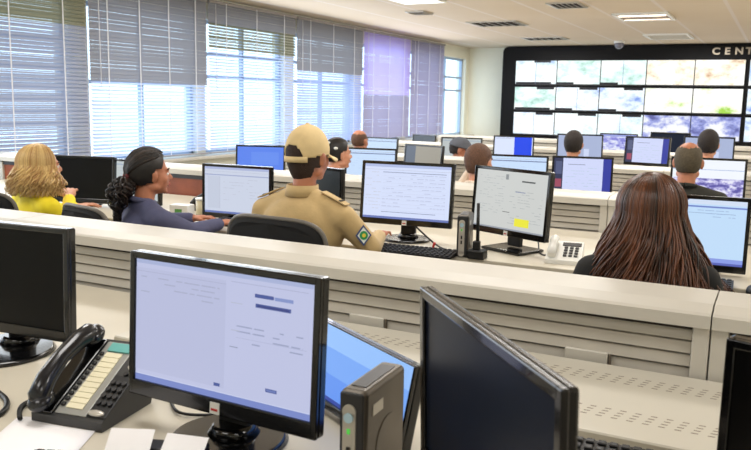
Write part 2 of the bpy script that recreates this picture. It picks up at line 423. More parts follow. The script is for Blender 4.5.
partition(2.28, seams, 'nearest cream louvred partition with wide top rail, behind the foreground desk', plates=((-1.19, .13), (-.46, .125)))
s2 = [-.90+1.413*k for k in range(-4, 3)]
partition(4.86, [-6.3]+s2, 'second cream louvred partition from the viewer, with reddish wood at its left', wood=(-5.4, -4.4, -5.85))
partition(7.34, s2[1:], 'third cream louvred partition, in front of the two dark-haired far heads')
partition(9.85, s2[1:], 'fourth cream louvred partition, last but one before the video wall')
partition(12.4, s2[1:], 'farthest cream louvred partition, nearest the video wall')
DROW = 'long desks along the partitions'
def desk(Y, x0, x1, label, d=1.20):
    t = thing('desk', label, 'desk', ((x0+x1)/2, Y-d/2, 0), 0, DROW); W = x1-x0
    b = MB(); b.box((0, 0, .7275), (W, d-.004, .025), DESK, bev=.005); b.build('worktop', t)
    n = max(2, int(W/1.6)+1)
    for i in range(n):
        b = MB(); b.box((-W/2+.03+(W-.06)*i/(n-1), .05, .357), (.03, d-.25, .715), CREAM); b.build('support_panel', t)
    return t
desk(2.28, -5.0, 2.6, 'foreground desk with telephone, papers and the nearest monitors')
desk(4.86, -6.2, 1.9, 'desk in front of the khaki uniformed man and the long-haired woman')
desk(7.34, -5.12, 1.9, 'desk in front of the balding man in black')
desk(9.85, -5.12, 1.9, 'desk in front of the two far dark-haired heads')
desk(12.4, -5.12, 1.9, 'farthest desk before the video wall')
# perforated tray along the back of the foreground desk
t = thing('cable_tray', 'cream perforated metal cable tray at the back of the foreground desk', 'cable tray', (-.6, 2.02, .7405))
b = MB(); x0, x1 = -1.80+.6, 1.4+.6
n_ = TRAYM.node_tree; nb = n_.nodes['Principled BSDF']; tcx = n_.nodes.new('ShaderNodeTexCoord'); sx_ = n_.nodes.new('ShaderNodeSeparateXYZ'); n_.links.new(tcx.outputs['Object'], sx_.inputs[0])
def mth(op, a, v=None, b_=None):
    q = n_.nodes.new('ShaderNodeMath'); q.operation = op; n_.links.new(a, q.inputs[0])
    if v is not None: q.inputs[1].default_value = v
    if b_ is not None: n_.links.new(b_, q.inputs[1])
    return q.outputs[0]
sk = mth('MULTIPLY', sx_.outputs['Y'], .22)
sxx = mth('SUBTRACT', sx_.outputs['X'], None, sk)
fx = mth('LESS_THAN', mth('FRACT', mth('DIVIDE', sxx, .036)), .42)
fy = mth('LESS_THAN', mth('FRACT', mth('DIVIDE', mth('ADD', sx_.outputs['Y'], 10*.0185), .0185)), .34)
def band(lo, hi): return mth('MULTIPLY', mth('GREATER_THAN', sx_.outputs['Y'], lo), None, mth('LESS_THAN', sx_.outputs['Y'], hi))
bd = mth('MAXIMUM', band(.111, .185), None, band(-.148, -.074))
hole = mth('MULTIPLY', mth('MULTIPLY', fx, None, fy), None, bd)
mxc = n_.nodes.new('ShaderNodeMix'); mxc.data_type = 'RGBA'; n_.links.new(hole, mxc.inputs['Factor'])
n_.links.new(nb.inputs['Base Color'].links[0].from_socket, mxc.inputs['A']); mxc.inputs['B'].default_value = (.22, .18, .14, 1); n_.links.new(mxc.outputs['Result'], nb.inputs['Base Color'])
b.prism([(-.25, 0), (-.25, .018), (-.246, .022), (.255, .022), (.255, 0)], 'x', x0, x1, TRAYM)
b.build('tray', t)


# ------------------------------------------------------------------ monitors
def monitor(name, label, c, yaw, tilt, W, H, content=None, base='round', rim=BLACKP, sticker=True, group=None, bezel=.017, bot=.032, desk_z=.741, off=OFFSCR, neck=True, roll=0, thick=.026, base_y=0, bdiam=.135):
    """c: centre of the panel in the room; it faces -y turned by yaw (degrees)"""
    ya = R(yaw); n = Vector((math.sin(ya), -math.cos(ya), 0))
    root = thing(name, label, 'monitor', (c[0], c[1], desk_z), ya, group)
    zc = c[2]-desk_z; rot = Euler((-R(tilt), R(roll), 0)); M = Matrix.Translation((0, 0, zc)) @ rot.to_matrix().to_4x4()
    def fin(b, nm, **k):
        bmesh.ops.transform(b.bm, matrix=M, verts=b.bm.verts); return b.build(nm, root, **k)
    b = MB()
    b.box((0, .004+thick/2, 0), (W, thick, H), rim, bev=.005)
    b.box((0, thick+.010, 0), (W*.78, .03, H*.72), BLACKM, bev=.012)
    for sx in (-1, 1): b.box((sx*(W/2-bezel/2), .000, 0), (bezel, .012, H), rim, bev=.003)
    b.box((0, 0, H/2-bezel/2), (W-bezel, .012, bezel), rim, bev=.003)
    b.box((0, 0, -H/2+bot/2), (W-bezel, .012, bot), rim, bev=.003)
    fin(b, 'housing')
    sw, sh, sz = W-2*bezel, H-bezel-bot, (bot-bezel)/2
    s = MB()
    bgm = content[0] if content else off
    s.box((0, .0025, sz), (sw+.002, .003, sh+.002), bgm)
    if content:
        for k, (u0, v0, u1, v1, m) in enumerate(content[1]):
            y = .0006-.00005*k
            s.quad([(-sw/2+u0*sw, y, sz-sh/2+v0*sh), (-sw/2+u1*sw, y, sz-sh/2+v0*sh), (-sw/2+u1*sw, y, sz-sh/2+v1*sh), (-sw/2+u0*sw, y, sz-sh/2+v1*sh)], m)
    bmesh.ops.transform(s.bm, matrix=M, verts=s.bm.verts)
    s.build('screen', root, recalc=False)
    if sticker:
        q = MB(); q.box((0, -.0075, -H/2+bot*.45), (.026, .002, .026), WHITEP); q.box((0, -.009, -H/2+bot*.36), (.018, .001, .005), RED)
        fin(q, 'sticker')
    if neck:
        b = MB(); b.box((0, .06, (zc-.02)/2+.02), (.085, .03, zc-.02), BLACKM, bev=.006); b.build('stand_neck', root)
        b = MB()
        if base == 'round':
            b.cyl((0, .03+base_y, .001), (0, .03+base_y, .012), bdiam, rim, bdiam-.01, n=40); b.cyl((0, .05, .012), (0, .05, .035), .06, rim, .045, n=24)
        elif base == 'small': b.box((0, .05, .006), (.14, .09, .010), rim, bev=.003)
        else:
            b.box((0, .04, .008), (.26, .20, .014), rim, bev=.005)
        b.build('stand_base', root)
    return root
def C(*a): return screen_col(a, 1.0)
TXT = C(.55, .58, .68); TXL = C(.70, .72, .80); BAR1 = C(.36, .42, .66)
def lines(u0, v0, u1, v1, n, m, seed=0, fill=.7, th=.010):
    r = random.Random(seed); out = []
    for i in range(n):
        v = v1-(v1-v0)*(i+.5)/n; u = u0
        while u < u1:
            w = r.uniform(.02, .09)
            if r.random() < fill: out.append((u, v-th/2, min(u+w, u1), v+th/2, m))
            u += w+.012
    return out
BG1 = C(.745, .765, .885); BG1b = C(.722, .742, .862); BTN = C(.30, .36, .60)
def rows_(u0, v0, u1, v1, n, m, th=.004): return [(u0, v0+(v1-v0)*i/n-th/2, u1, v0+(v1-v0)*i/n+th/2, m) for i in range(n+1)]
c_main = (BG1, [(0, 0, 1, .055, C(.48, .54, .78)), (0, .05, 1, .056, C(.80, .83, .93)), (0, .965, 1, 1, C(.66, .70, .84)), (.0, .09, .535, .93, BG1b), (.0, .90, .535, .905, C(.66, .68, .80))]
          + lines(.03, .72, .5, .88, 4, C(.66, .68, .79), 3, .55) + lines(.60, .46, .95, .66, 5, C(.60, .63, .75), 5, .35)
          + [(.695, .84, .795, .868, BTN), (.80, .838, .895, .864, C(.52, .58, .78)), (.70, .765, .885, .795, BTN), (.71, .772, .875, .786, C(.25, .28, .5)),
             (.565, .77, .63, .776, TXL), (.565, .43, .61, .437, TXT), (.57, .56, .62, .567, TXL), (.60, .51, .97, .514, C(.68, .70, .82)), (.565, .93, .97, .935, C(.66, .68, .80)),
             (.48, .10, .515, .125, BTN), (.765, .145, .825, .172, BTN), (.77, .152, .82, .165, C(.44, .50, .72))])
def page(bg, hdr, seed, left=.18, table=True, bar=C(.42, .48, .72), yellow=False):
    out = [(0, .95, 1, 1, hdr), (0, 0, 1, .04, bar), (0, .90, 1, .905, TXL)]
    out += lines(.02, .15, left-.02, .88, 12, C(.78, .79, .84), seed, .5, .008)
    if table: out += rows_(left, .15, .95, .85, 11, C(.80, .83, .93), .005) + lines(left, .2, .95, .85, 10, C(.74, .77, .88), seed+9, .55, .012) + [(left, .12, .85, .128, C(.40, .44, .58)), (left, .852, .95, .862, C(.50, .54, .66))]
    if yellow: out += [(.62, .08, .80, .19, C(.93, .90, .22))]
    return (bg, out)
WBG = C(.84, .88, .985); GBG = C(.80, .81, .80)
c_e = page(WBG, C(.70, .75, .90), 11, .22)
c_c = page(C(.80, .83, .90), C(.68, .72, .86), 21, .25, False)
c_c = (c_c[0], c_c[1]+[(.0, .82, 1, .84, C(.62, .66, .80)), (.05, .10, .24, .80, C(.77, .80, .87)), (.24, .1, .245, .8, TXL)]+lines(.3, .2, .9, .78, 9, C(.74, .76, .83), 5, .35))
c_f = (GBG, lines(.05, .25, .42, .92, 16, C(.70, .72, .72), 31, .45, .009)+lines(.5, .1, .95, .7, 13, C(.68, .70, .70), 33, .35, .009)+[(.43, .86, .47, .95, C(.55, .57, .58)), (.66, .84, .84, .865, C(.32, .34, .34)), (.42, .30, .52, .31, C(.30, .32, .32)), (.58, .66, .72, .675, TXT), (.60, .085, .80, .22, C(.93, .91, .25)), (0, 0, 1, .025, C(.60, .62, .66))])
c_g = (C(.76, .87, .98), [(0, 0, 1, .035, C(.36, .40, .72)), (0, .035, 1, .10, C(.55, .62, .90)), (0, .93, 1, 1, C(.83, .88, .96)), (0, .985, .45, 1, C(.20, .24, .42)), (0, .88, 1, .905, C(.45, .53, .80)), (.05, .79, .9, .796, C(.5, .58, .72)), (.30, .265, .35, .295, C(.10, .15, .25))]+lines(.05, .72, .9, .86, 3, C(.62, .72, .86), 7, .5))
c_blue = (C(.36, .52, .93), [(0, 0, 1, .05, C(.30, .38, .72)), (.04, .06, .10, .14, C(.75, .82, .98)), (.3, .3, .9, .8, C(.40, .56, .94))])
c_paleblue = (C(.79, .88, .99), [(0, .86, 1, .89, C(.45, .50, .66)), (0, .93, 1, .94, TXL)]+lines(.1, .1, .8, .75, 8, C(.72, .81, .93), 3, .4))
c_desktop = (C(.47, .66, .96), [(0, 0, 1, .05, C(.16, .26, .62)), (0, .05, 1, .35, C(.38, .58, .94)), (0, .7, 1, 1, C(.58, .75, .98))])
c_split = (C(.82, .85, .98), [(0, 0, .16, 1, C(.20, .22, .34)), (.03, .1, .14, .35, C(.62, .30, .38)), (.03, .5, .14, .9, C(.33, .36, .50)), (.86, 0, 1, 1, C(.20, .24, .62)), (.25, .80, .55, .82, TXT)]+lines(.22, .1, .8, .75, 7, C(.68, .78, .84), 5, .5))
c_map = (C(.95, .97, 1), [(0, 0, 1, .52, map_mat('monitor_city_map', (.36, .34, .66), (.66, .64, .88), (.93, .93, 1), 16, .95, (.42, .5, .6), 5)), (0, .74, 1, .755, C(.62, .70, .86))])
c_beige = (C(.62, .60, .55), [(0, 0, .28, 1, C(.38, .42, .48))])
c_bluewin = (C(.86, .90, 1), [(.52, 0, .98, 1, C(.10, .28, .92)), (0, .93, .5, .95, TXL)])
c_pale = (C(.66, .71, .84), [(.0, 0, 1, .05, C(.4, .45, .66)), (.6, .05, .72, .45, C(.80, .84, .95))])
c_vid = (C(.60, .64, .88), [(0, 0, 1, .9, map_mat('monitor_blue_map', (.50, .50, .86), (.74, .76, .96), (.93, .95, 1), 10, .95, (.42, .5, .6), 8))])
c_b = (C(.74, .77, .77), [(.2, 0, .21, 1, TXL), (0, .9, 1, .93, C(.60, .66, .74))]+[(.0, .1+.08*i, 1, .105+.08*i, C(.66, .69, .70)) for i in range(10)])

monitor('monitor', 'large black monitor showing a pale lilac form page, centre of the foreground desk', (-1.052, 1.335, .982), -2, 3, .522, .336, c_main, bezel=.016, bot=.036)
monitor('monitor', 'switched-off black monitor at the left edge beside the telephone', (-2.025, 1.560, .960), 5, 2, .50, .332, None, off=mat('black_glass', (.035, .035, .04), .3, spec=.2), sticker=False, base_y=-.06, bdiam=.16)
monitor('monitor', 'switched-off dark glass monitor turned sharply sideways, right of the small upright computer', (-.388, 1.140, .987), -48, -2, .555, .344, None, sticker=False, bezel=.02, thick=.016)
monitor('monitor', 'switched-off black monitor cut by the right edge, standing in front of the perforated tray', (.165, 1.37, .965), -18, 0, .46, .30, None, off=mat('black_glass', (.035, .035, .04), .3, spec=.2), sticker=False, desk_z=.741)
monitor('monitor', 'angled monitor with a plain bright blue desktop, tucked behind the central lilac-screen monitor', (-.847, 1.570, .855), -31, 12, .46, .20, c_desktop, sticker=False, bezel=.004, bot=.020, base='small')

G1 = None
monitor('monitor', 'switched-off black monitor beside the blonde woman in yellow', (-4.33, 3.98, .923), 15, 5, .54, .325, None, sticker=False, off=mat('black_glass', (.035, .035, .04), .3, spec=.2))
monitor('monitor', 'monitor with a grey-white table, partly hidden behind the dark curly ponytail', (-4.05, 4.22, .905), -5, 2, .505, .305, c_b, sticker=False)
monitor('monitor', 'monitor with a pale grey form between the woman in navy and the khaki cap man', (-3.0, 4.0, .922), 4, 1, .503, .338, c_c, sticker=False)
monitor('monitor', 'narrow visible dark monitor half hidden by the khaki cap man', (-2.58, 4.30, .945), -19, 0, .43, .28, None, sticker=False, off=mat('slate_glass', (.12, .15, .17), .3))
monitor('monitor', 'monitor with a wide blue-white table, right in front of the khaki cap man', (-1.812, 3.946, 1.0), 6, 6, .532, .348, c_e)
monitor('monitor', 'monitor with a grey page and a yellow note square, behind the tall antenna', (-1.227, 3.948, .997), -24, 4, .512, .350, c_f, base='square')
monitor('monitor', 'monitor with a light blue web page beside the long-haired woman', (-.335, 3.90, .928), 3, 2, .48, .345, c_g, sticker=False, base='square')
monitor('monitor', 'monitor showing a plain blue screen in front of the bright blinds', (-4.58, 6.5, .900), 20, 4, .50, .295, c_blue, sticker=False)
monitor('monitor', 'pale blue monitor beside the woman with white hair clips', (-3.353, 6.5, .912), 10, 3, .495, .325, c_paleblue, sticker=False)
monitor('monitor', 'monitor with a beige and slate display left of the capped man', (-3.03, 6.95, .94), -18, 5, .48, .32, c_beige, sticker=False)
monitor('monitor', 'wide pale monitor right of the brown-haired head, behind the grey-page monitor', (-1.959, 6.5, .913), 9, 5, .50, .329, c_paleblue, sticker=False)
monitor('monitor', 'monitor with dark side strips and pale text, in front of the left far dark head', (-1.422, 6.5, .935), 12, 4, .482, .31, c_split, sticker=False)
monitor('monitor', 'monitor with a white and violet city map in front of the balding man in black', (-.478, 6.5, .957), 5, 4, .535, .337, c_map, sticker=False)
monitor('monitor', 'far monitor with pale text and a navy stripe at its right side', (-1.305, 9.10, 1.017), -9, 6, .488, .315, c_split, sticker=False)
monitor('monitor', 'far pale violet monitor in front of the rightmost dark-haired head', (-.683, 9.10, 1.047), 4, 6, .502, .304, c_pale, sticker=False)
monitor('monitor', 'far grey-violet monitor around the head in the middle of the video wall', (-2.035, 9.10, 1.018), 14, 6, .509, .318, c_pale, sticker=False)
monitor('monitor', 'far monitor split into white and strong blue halves at the video wall corner', (-2.808, 9.10, .982), 14, 5, .474, .294, c_bluewin, sticker=False)
monitor('monitor', 'far pale blue monitor beside the bald man in grey', (-4.56, 9.10, .89), -2, 5, .495, .31, c_paleblue, sticker=False)
monitor('monitor', 'far monitor with a grey-green page directly behind the capped man', (-3.458, 9.10, .93), 14, 5, .50, .31, c_b, sticker=False)
monitor('monitor', 'switched-off monitor far behind the beige-screen monitor', (-5.05, 11.6, .875), -20, 5, .49, .23, None, sticker=False, off=mat('slate_glass', (.12, .15, .17), .3))
monitor('monitor', 'farthest monitor with a blue and white picture, left of the navy-stripe monitor', (-2.058, 11.6, .95), 2, 4, .517, .33, c_vid, sticker=False)
monitor('monitor', 'farthest monitor seen as a black top edge under the navy city display', (-1.369, 11.6, .99), 0, 4, .524, .33, None, sticker=False)
# tiny dots stand in for reflections along the rim of the sideways monitor
root = [o for o in bpy.data.objects if o.get('label', '').startswith('switched-off dark glass')][0]
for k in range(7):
    q = MB(); q.cyl((.02+.035*k, -.0065, .344/2-.010+.987-.741), (.02+.035*k, -.0095, .344/2-.010+.987-.741), .0025, emis('rim_glint', (1, .98, .95), 1.2) if k in (5, 6) else SILVER, n=8); q.build('glint_dot', root)

# ------------------------------------------------------------------ office chairs
def office_chair(x, y, yaw, label, top=.95, w=.46, style=0):
    t = thing('office_chair', label, 'chair', (x, y, 0), R(yaw), 'office chairs at the desks')
    b = MB(); b.box((0, 0, .392), (.48, .46, .07), FABRIC_B, bev=.03, seg=4); b.build('seat', t)
    h = .42; zc = top-h/2
    def back(b, m, W, H, D, y0, bulge):
        n = 14; pts = []
        for k in range(4*n):
            a = 2*math.pi*k/(4*n); ca, sa = math.cos(a), math.sin(a); e = 2/4.2
            pts.append((W/2*math.copysign(abs(ca)**e, ca), H/2*math.copysign(abs(sa)**e, sa)))
        vs = [[b.bm.verts.new((px*s, y0+dy-bulge*(1-(2*px*s/W)**2), zc+pz*s)) for px, pz in pts] for s, dy in ((.90, -D/2), (1, -D/4), (1, D/4), (.90, D/2))]
        mi = b.mi(m)
        for i in range(3):
            for k in range(4*n):
                f = b.bm.faces.new((vs[i][k], vs[i][(k+1) % (4*n)], vs[i+1][(k+1) % (4*n)], vs[i+1][k])); f.smooth = True; f.material_index = mi
        for row in (vs[0][::-1], vs[-1]): f = b.bm.faces.new(row); f.material_index = mi
    b = MB(); back(b, FABRIC_B, w, h, .06, -.225, .045); b.build('backrest', t)
    if style == 0:
        b = MB(); pts = []
        for k in range(0, 33):
            a = math.pi*k/32; ca, sa = math.cos(a), math.sin(a); e = 2/4.2
            px = (w/2+.006)*math.copysign(abs(ca)**e, ca); pts.append((px, -.232-.045*(1-(2*px/w)**2), zc+(h/2+.006)*abs(sa)**e))
        pts = [(pts[0][0], pts[0][1], zc-.15)]+pts+[(pts[-1][0], pts[-1][1], zc-.15)]
        b.tube(pts, .011, RIMG, 8); b.build('backrest_rim', t)
    b = MB(); b.box((0, -.30, .52), (.06, .015, .28), BLACKM, bev=.005); b.box((0, -.16, .352), (.06, .29, .015), BLACKM); b.build('back_support', t)
    b = MB(); b.cyl((0, 0, .10), (0, 0, .36), .028, CHROME); b.build('gas_column', t)
    b = MB()
    for k in range(5):
        a = 2*math.pi*k/5; b.tube([(0, 0, .12), (.15*math.cos(a), .15*math.sin(a), .10), (.29*math.cos(a), .29*math.sin(a), .075)], [.03, .022, .016], BLACKM, 8)
    b.build('star_base', t)
    for k in range(5):
        a = 2*math.pi*k/5; c, s = .29*math.cos(a), .29*math.sin(a)
        b = MB(); b.cyl((c-.02*s, s+.02*c, .03), (c+.02*s, s-.02*c, .03), .03, BLACKM, n=14); b.cyl((c, s, .03), (c, s, .075), .008, CHROME, n=8); b.build('caster', t)
    for s in (-1, 1):
        b = MB(); b.tube([(s*.22, .0, .42), (s*.27, 0, .46), (s*.27, 0, .62)], .014, BLACKM, 8); b.box((s*.27, .02, .635), (.05, .24, .03), BLACKM, bev=.01); b.build('armrest', t)
    return t

# ------------------------------------------------------------------ people
REM = []
def blob(b, name, parent, vox, smooth=4, M=None):
    if M is not None: bmesh.ops.transform(b.bm, matrix=M, verts=b.bm.verts)
    o = b.build(name, parent)
    r = o.modifiers.new('r', 'REMESH'); r.mode = 'VOXEL'; r.voxel_size = vox; r.use_smooth_shade = True
    s = o.modifiers.new('s', 'SMOOTH'); s.factor = .5; s.iterations = smooth
    REM.append(o); return o
def person(x, y, yaw, H, label, skin=SKIN, shirt=None, k=1.08, lean=.05, hyaw=0, hpitch=0, vox=.009, hands=None, elbows=None, trousers=None, sleeve=1.0, shoulder=.19, torso_w=1.0, near=True, extras=None, collar=True, side=0, sdrop=.075):
    root = thing('person', label, 'person', (x, y, 0), R(yaw))
    trousers = trousers or mat('dark_trousers', (.10, .11, .14), .8)
    HC = Vector((side, lean+.035, H-.115*k)); N = Vector((side*.7, lean-.005, H-.262*k))
    HM = Matrix.Translation(HC) @ Euler((R(-hpitch), 0, R(hyaw))).to_matrix().to_4x4() @ Matrix.Scale(k, 4)
    def head(b):
        g = MB()
        g.ell((0, -.014, .026), (.074, .095, .088), skin); g.ell((0, .030, -.025), (.061, .062, .084), skin); g.ell((0, .045, -.078), (.038, .038, .030), skin)
        for s in (-1, 1):
            g.ell((s*.033, .052, -.030), (.028, .030, .030), skin, sub=2)
            g.ell((s*.047, .005, -.068), (.018, .034, .022), skin, sub=2)
            g.ell((s*.076, -.004, -.014), (.009, .019, .031), skin, rot=Euler((R(-12), 0, s*R(-22))).to_matrix(), sub=3)
            g.ell((s*.079, -.010, .000), (.008, .014, .018), skin, rot=Euler((0, 0, s*R(-25))).to_matrix(), sub=2)
            g.ell((s*.010, .094, -.033), (.008, .010, .008), skin, sub=2)
        g.cap((-.034, .078, .016), .012, (.034, .078, .016), .012, skin)
        g.cap((0, .084, .008), .009, (0, .107, -.026), .0115, skin)
        g.ell((0, .084, -.057), (.024, .014, .012), skin, sub=2); g.ell((0, .072, -.094), (.019, .018, .016), skin, sub=2)
        bmesh.ops.transform(g.bm, matrix=HM, verts=g.bm.verts)
        me = bpy.data.meshes.new('t'); g.bm.to_mesh(me); g.bm.free(); n0 = len(b.bm.verts); b.bm.from_mesh(me); bpy.data.meshes.remove(me); b.mi(skin)
    hands = hands or [(-.14, .40, .785), (.14, .40, .785)]
    sh = [Vector((N.x-shoulder, N.y-.01, N.z-sdrop)), Vector((N.x+shoulder, N.y-.01, N.z-sdrop))]
    elbows = elbows or [(-.26, .10, max(.72, sh[0].z-.27)), (.26, .10, max(.72, sh[1].z-.27))]
    tw = torso_w
    def trunk(b, m, e=0.0, legs=False):
        b.ell((N.x, N.y-.01, N.z-.19), (.165*tw+e, .112*tw+e, .175+e), m); b.ell((N.x*.5, lean*.5, (N.z-.2+.56)/2), (.150*tw+e, .118*tw+e, .19+e), m); b.ell((0, 0, .53), (.175*tw+e, .13+e, .11+e), m)
        b.cap(sh[0], .056+e, sh[1], .056+e, m); b.cap(sh[0], .052+e, (N.x, N.y-.012, N.z-.018), .052+e, m); b.cap(sh[1], .052+e, (N.x, N.y-.012, N.z-.018), .052+e, m)
    def arms(b, m, e=0.0, frac=1.0):
        for s in (0, 1):
            E_, Hn = Vector(elbows[s]), Vector(hands[s])
            b.cap(sh[s], .054+e, E_, .042+e, m)
            P = E_.lerp(Hn, frac*.82); b.cap(E_, .041+e, P, .041-.014*frac+e, m)
    def legs_(b, m, e=0.0):
        for s in (-1, 1):
            b.cap((s*.09, .02, .52), .085+e, (s*.13, .40, .50), .062+e, m); b.cap((s*.13, .40, .50), .058+e, (s*.14, .40, .10), .038+e, m)
    def hand(b, s):
        E_, Hn = Vector(elbows[s]), Vector(hands[s]); d = (Hn-E_).normalized(); sgn = -1 if s == 0 else 1
        W = E_.lerp(Hn, .86); up = Vector((0, 0, 1)); sd = d.cross(up).normalized(); up = sd.cross(d).normalized()
        b.cap(E_.lerp(Hn, .8), .026, W+d*.01, .026, skin)
        rotm = Matrix((sd, d, up)).transposed()
        b.ell(W+d*.05, (.040, .050, .017), skin, rot=rotm)
        for i, (off, L) in enumerate(((-.031, .062), (-.0105, .074), (.0105, .069), (.031, .052))):
            a = W+d*.085+sd*off*1.0; c = a+d*L*.5+sd*off*.25-up*.004; e2 = c+d*L*.45+sd*off*.15-up*.022
            b.cap(a, .0092, c, .0085, skin); b.cap(c, .0085, e2, .0072, skin)
        a = W+d*.03-sd*sgn*.032; c = a+d*.035-sd*sgn*.028-up*.008; e2 = c+d*.030-sd*sgn*.004-up*.008
        b.cap(a, .013, c, .0105, skin); b.cap(c, .0105, e2, .0085, skin)
    b = MB(); head(b); b.cap(HC+Vector((0, -.022, -.05))*k, .050*k, N+Vector((0, -.008, -.03)), .058, skin); trunk(b, skin, -.004); arms(b, skin, -.004); legs_(b, skin, -.004)
    for s in (0, 1): hand(b, s)
    body = blob(b, 'body', root, vox if near else .011, 3)
    b = MB(); trunk(b, shirt, .012); arms(b, shirt, .012, sleeve); blob(b, 'shirt', root, .013, 5)
    if collar:
        b = MB(); pts = []
        for j in range(17):
            a = 2*math.pi*j/16; pts.append((N.x+.070*math.sin(a), N.y-.012-.066*math.cos(a), N.z+.012+.016*math.cos(a)))
        b.tube(pts, .015, shirt, 8); b.build('collar', root)
    b = MB(); legs_(b, trousers, .012); b.ell((0, 0, .50), (.185, .14, .09), trousers); blob(b, 'trousers', root, .016, 5)
    for s in (-1, 1):
        b = MB(); b.ell((s*.14, .45, .042), (.045, .13, .042), BLACKM); b.box((s*.14, .45, .010), (.085, .25, .02), BLACKM, bev=.008); b.build('shoe', root)
    for s in (-1, 1):
        b = MB(); b.ell((s*.029, .0755, -.004), (.0125, .0125, .0100), EYEW, sub=2); b.ell((s*.029, .0865, -.004), (.0045, .0025, .0045), BLACKM, sub=1); bmesh.ops.transform(b.bm, matrix=HM, verts=b.bm.verts); b.build('eye', root)
        b = MB(); b.tube([(s*.014, .090, .020), (s*.030, .090, .025), (s*.047, .076, .019)], .003, BROWM, 6); bmesh.ops.transform(b.bm, matrix=HM, verts=b.bm.verts); b.build('eyebrow', root)
    b = MB(); b.ell((0, .096, -.054), (.019, .005, .0045), LIPS, sub=2); b.ell((0, .095, -.0625), (.017, .006, .0055), LIPS, sub=2); bmesh.ops.transform(b.bm, matrix=HM, verts=b.bm.verts); b.build('lips', root)
    return root, HM, N, sh
def short_hair(root, HM, m, vol=1.045, top=True, low=-.055, seed=0, bald_r=.0, nape=.030):
    b = MB(); g = bmesh.ops.create_icosphere(b.bm, subdivisions=5, radius=1)['verts']; rnd = random.Random(seed)
    b._fin(g, m, True)
    kill = []
    for v in g:
        x, y, z = v.co
        P = Vector((x*.074*vol, -.014+y*.095*vol, .026+z*(.088 if z > 0 else .088+nape)*vol))
        v.co = P*(1+rnd.uniform(-.006, .006))
        front = .062-.35*max(0, .09-P.z) if P.z > .02 else -.002+.10*(P.z+.02)
        lowlim = low if P.y < -.04 else -.02-(.0 if P.y > 0 else .03)
        if P.y > front or P.z < lowlim: kill.append(v)
        elif bald_r and P.z+rnd.uniform(-.007, .007) > bald_r-.25*max(0, P.y): kill.append(v)
    bmesh.ops.delete(b.bm, geom=kill, context='VERTS')
    # neck part of the hair line
    bmesh.ops.transform(b.bm, matrix=HM, verts=b.bm.verts)
    o = b.build('hair', root); s = o.modifiers.new('s', 'SOLIDIFY'); s.thickness = .006; s.offset = -1; REM.append(o)
    return o
def long_hair(root, HM, m, n, L, vol=1.3, volb=1.3, spread=.1, wave=.01, freq=14, r=.004, face=125, seed=1, back=0, curl=0, lift=1.12, tail=1.0, asym=0, tv=.13, lmin=.78):
    rnd = random.Random(seed); b = MB()
    for i in range(n):
        a = R(rnd.uniform(-face, face)); lay = rnd.random()**.6; v = 1.04+(vol-1.04)*lay; vb = 1.04+(volb-1.04)*lay
        ph = rnd.uniform(0, 6.28); pts = []; rad = []; tint = min(1, max(0, rnd.gauss(.38+.16*math.sin(a*7+1+3*lay), tv)))
        rx, ry, rz = .074*v, .095*vb, .088*(1.02+(lift-1.02)*lay)
        side = math.sin(a); bk = math.cos(a); r0 = rnd.uniform(.02, .25)
        for j in range(9):
            p = r0+(R(97)-r0)*j/8
            pts.append(Vector((rx*math.sin(p)*side, -.014-ry*math.sin(p)*bk, .026+rz*math.cos(p))))
        e = pts[-1].copy(); LL = L*rnd.uniform(lmin, 1.06); m_ = 14; f = rnd.uniform(.8, 1.2)*freq; am = wave*rnd.uniform(.5, 1.3)
        for j in range(1, m_+1):
            t = j/m_; z = -LL*t
            o = Vector(((side+asym)*spread*t**1.6, -bk*spread*.5*t**1.4+back*t, z))
            o += Vector((math.sin(f*t+ph), math.cos(f*t+ph), 0))*am*min(1, t*2.5)
            o.x *= 1; q = e+o; tl = tail+(1-tail)*(1-t); q.x *= tl; pts.append(q)
        rad = [r*(.5+.7*math.sin(math.pi*min(1, (j+1.5)/(len(pts)*.7)))) if j < len(pts)*.35 else r*(1.15-.85*max(0, (j/len(pts)-.6)/.4)) for j in range(len(pts))]
        b.tube(pts, rad, m, 5, tint)
    bmesh.ops.transform(b.bm, matrix=HM, verts=b.bm.verts)
    return b.build('hair', root)
KHAKI = mat('khaki_cloth', (.78, .67, .47), .85, noise=.07, nscale=14, bump=.12, bscale=60, sheen=.2)
YELL = mat('yellow_shirt', (1, .90, .16), .8, noise=.05, bump=.1, bscale=40)
NAVY = mat('navy_shirt', (.32, .33, .45), .8, noise=.06, bump=.1, bscale=40)
BLK = mat('black_shirt', (.10, .10, .10), .85, noise=.1, bump=.1, bscale=40)
OLB = mat('charcoal_shirt', (.17, .165, .14), .85, noise=.1)
WHT = mat('white_shirt', (.93, .90, .86), .85, noise=.03)
PINK = mat('cream_shirt', (.93, .86, .78), .85, noise=.03)
GRY = mat('grey_shirt', (.52, .52, .55), .85, noise=.05)
H_DK = mat('dark_short_hair', (.13, .095, .075), .7, noise=.3, nscale=90, bump=.6, bscale=260)
H_BR = mat('brown_short_hair', (.38, .26, .19), .7, noise=.25, nscale=90, bump=.6, bscale=260)
H_BR2 = mat('dark_brown_short_hair', (.20, .13, .09), .7, noise=.25, nscale=90, bump=.6, bscale=260)
H_GR = mat('greying_short_hair', (.34, .30, .23), .75, noise=.25, nscale=90, bump=.6, bscale=260)

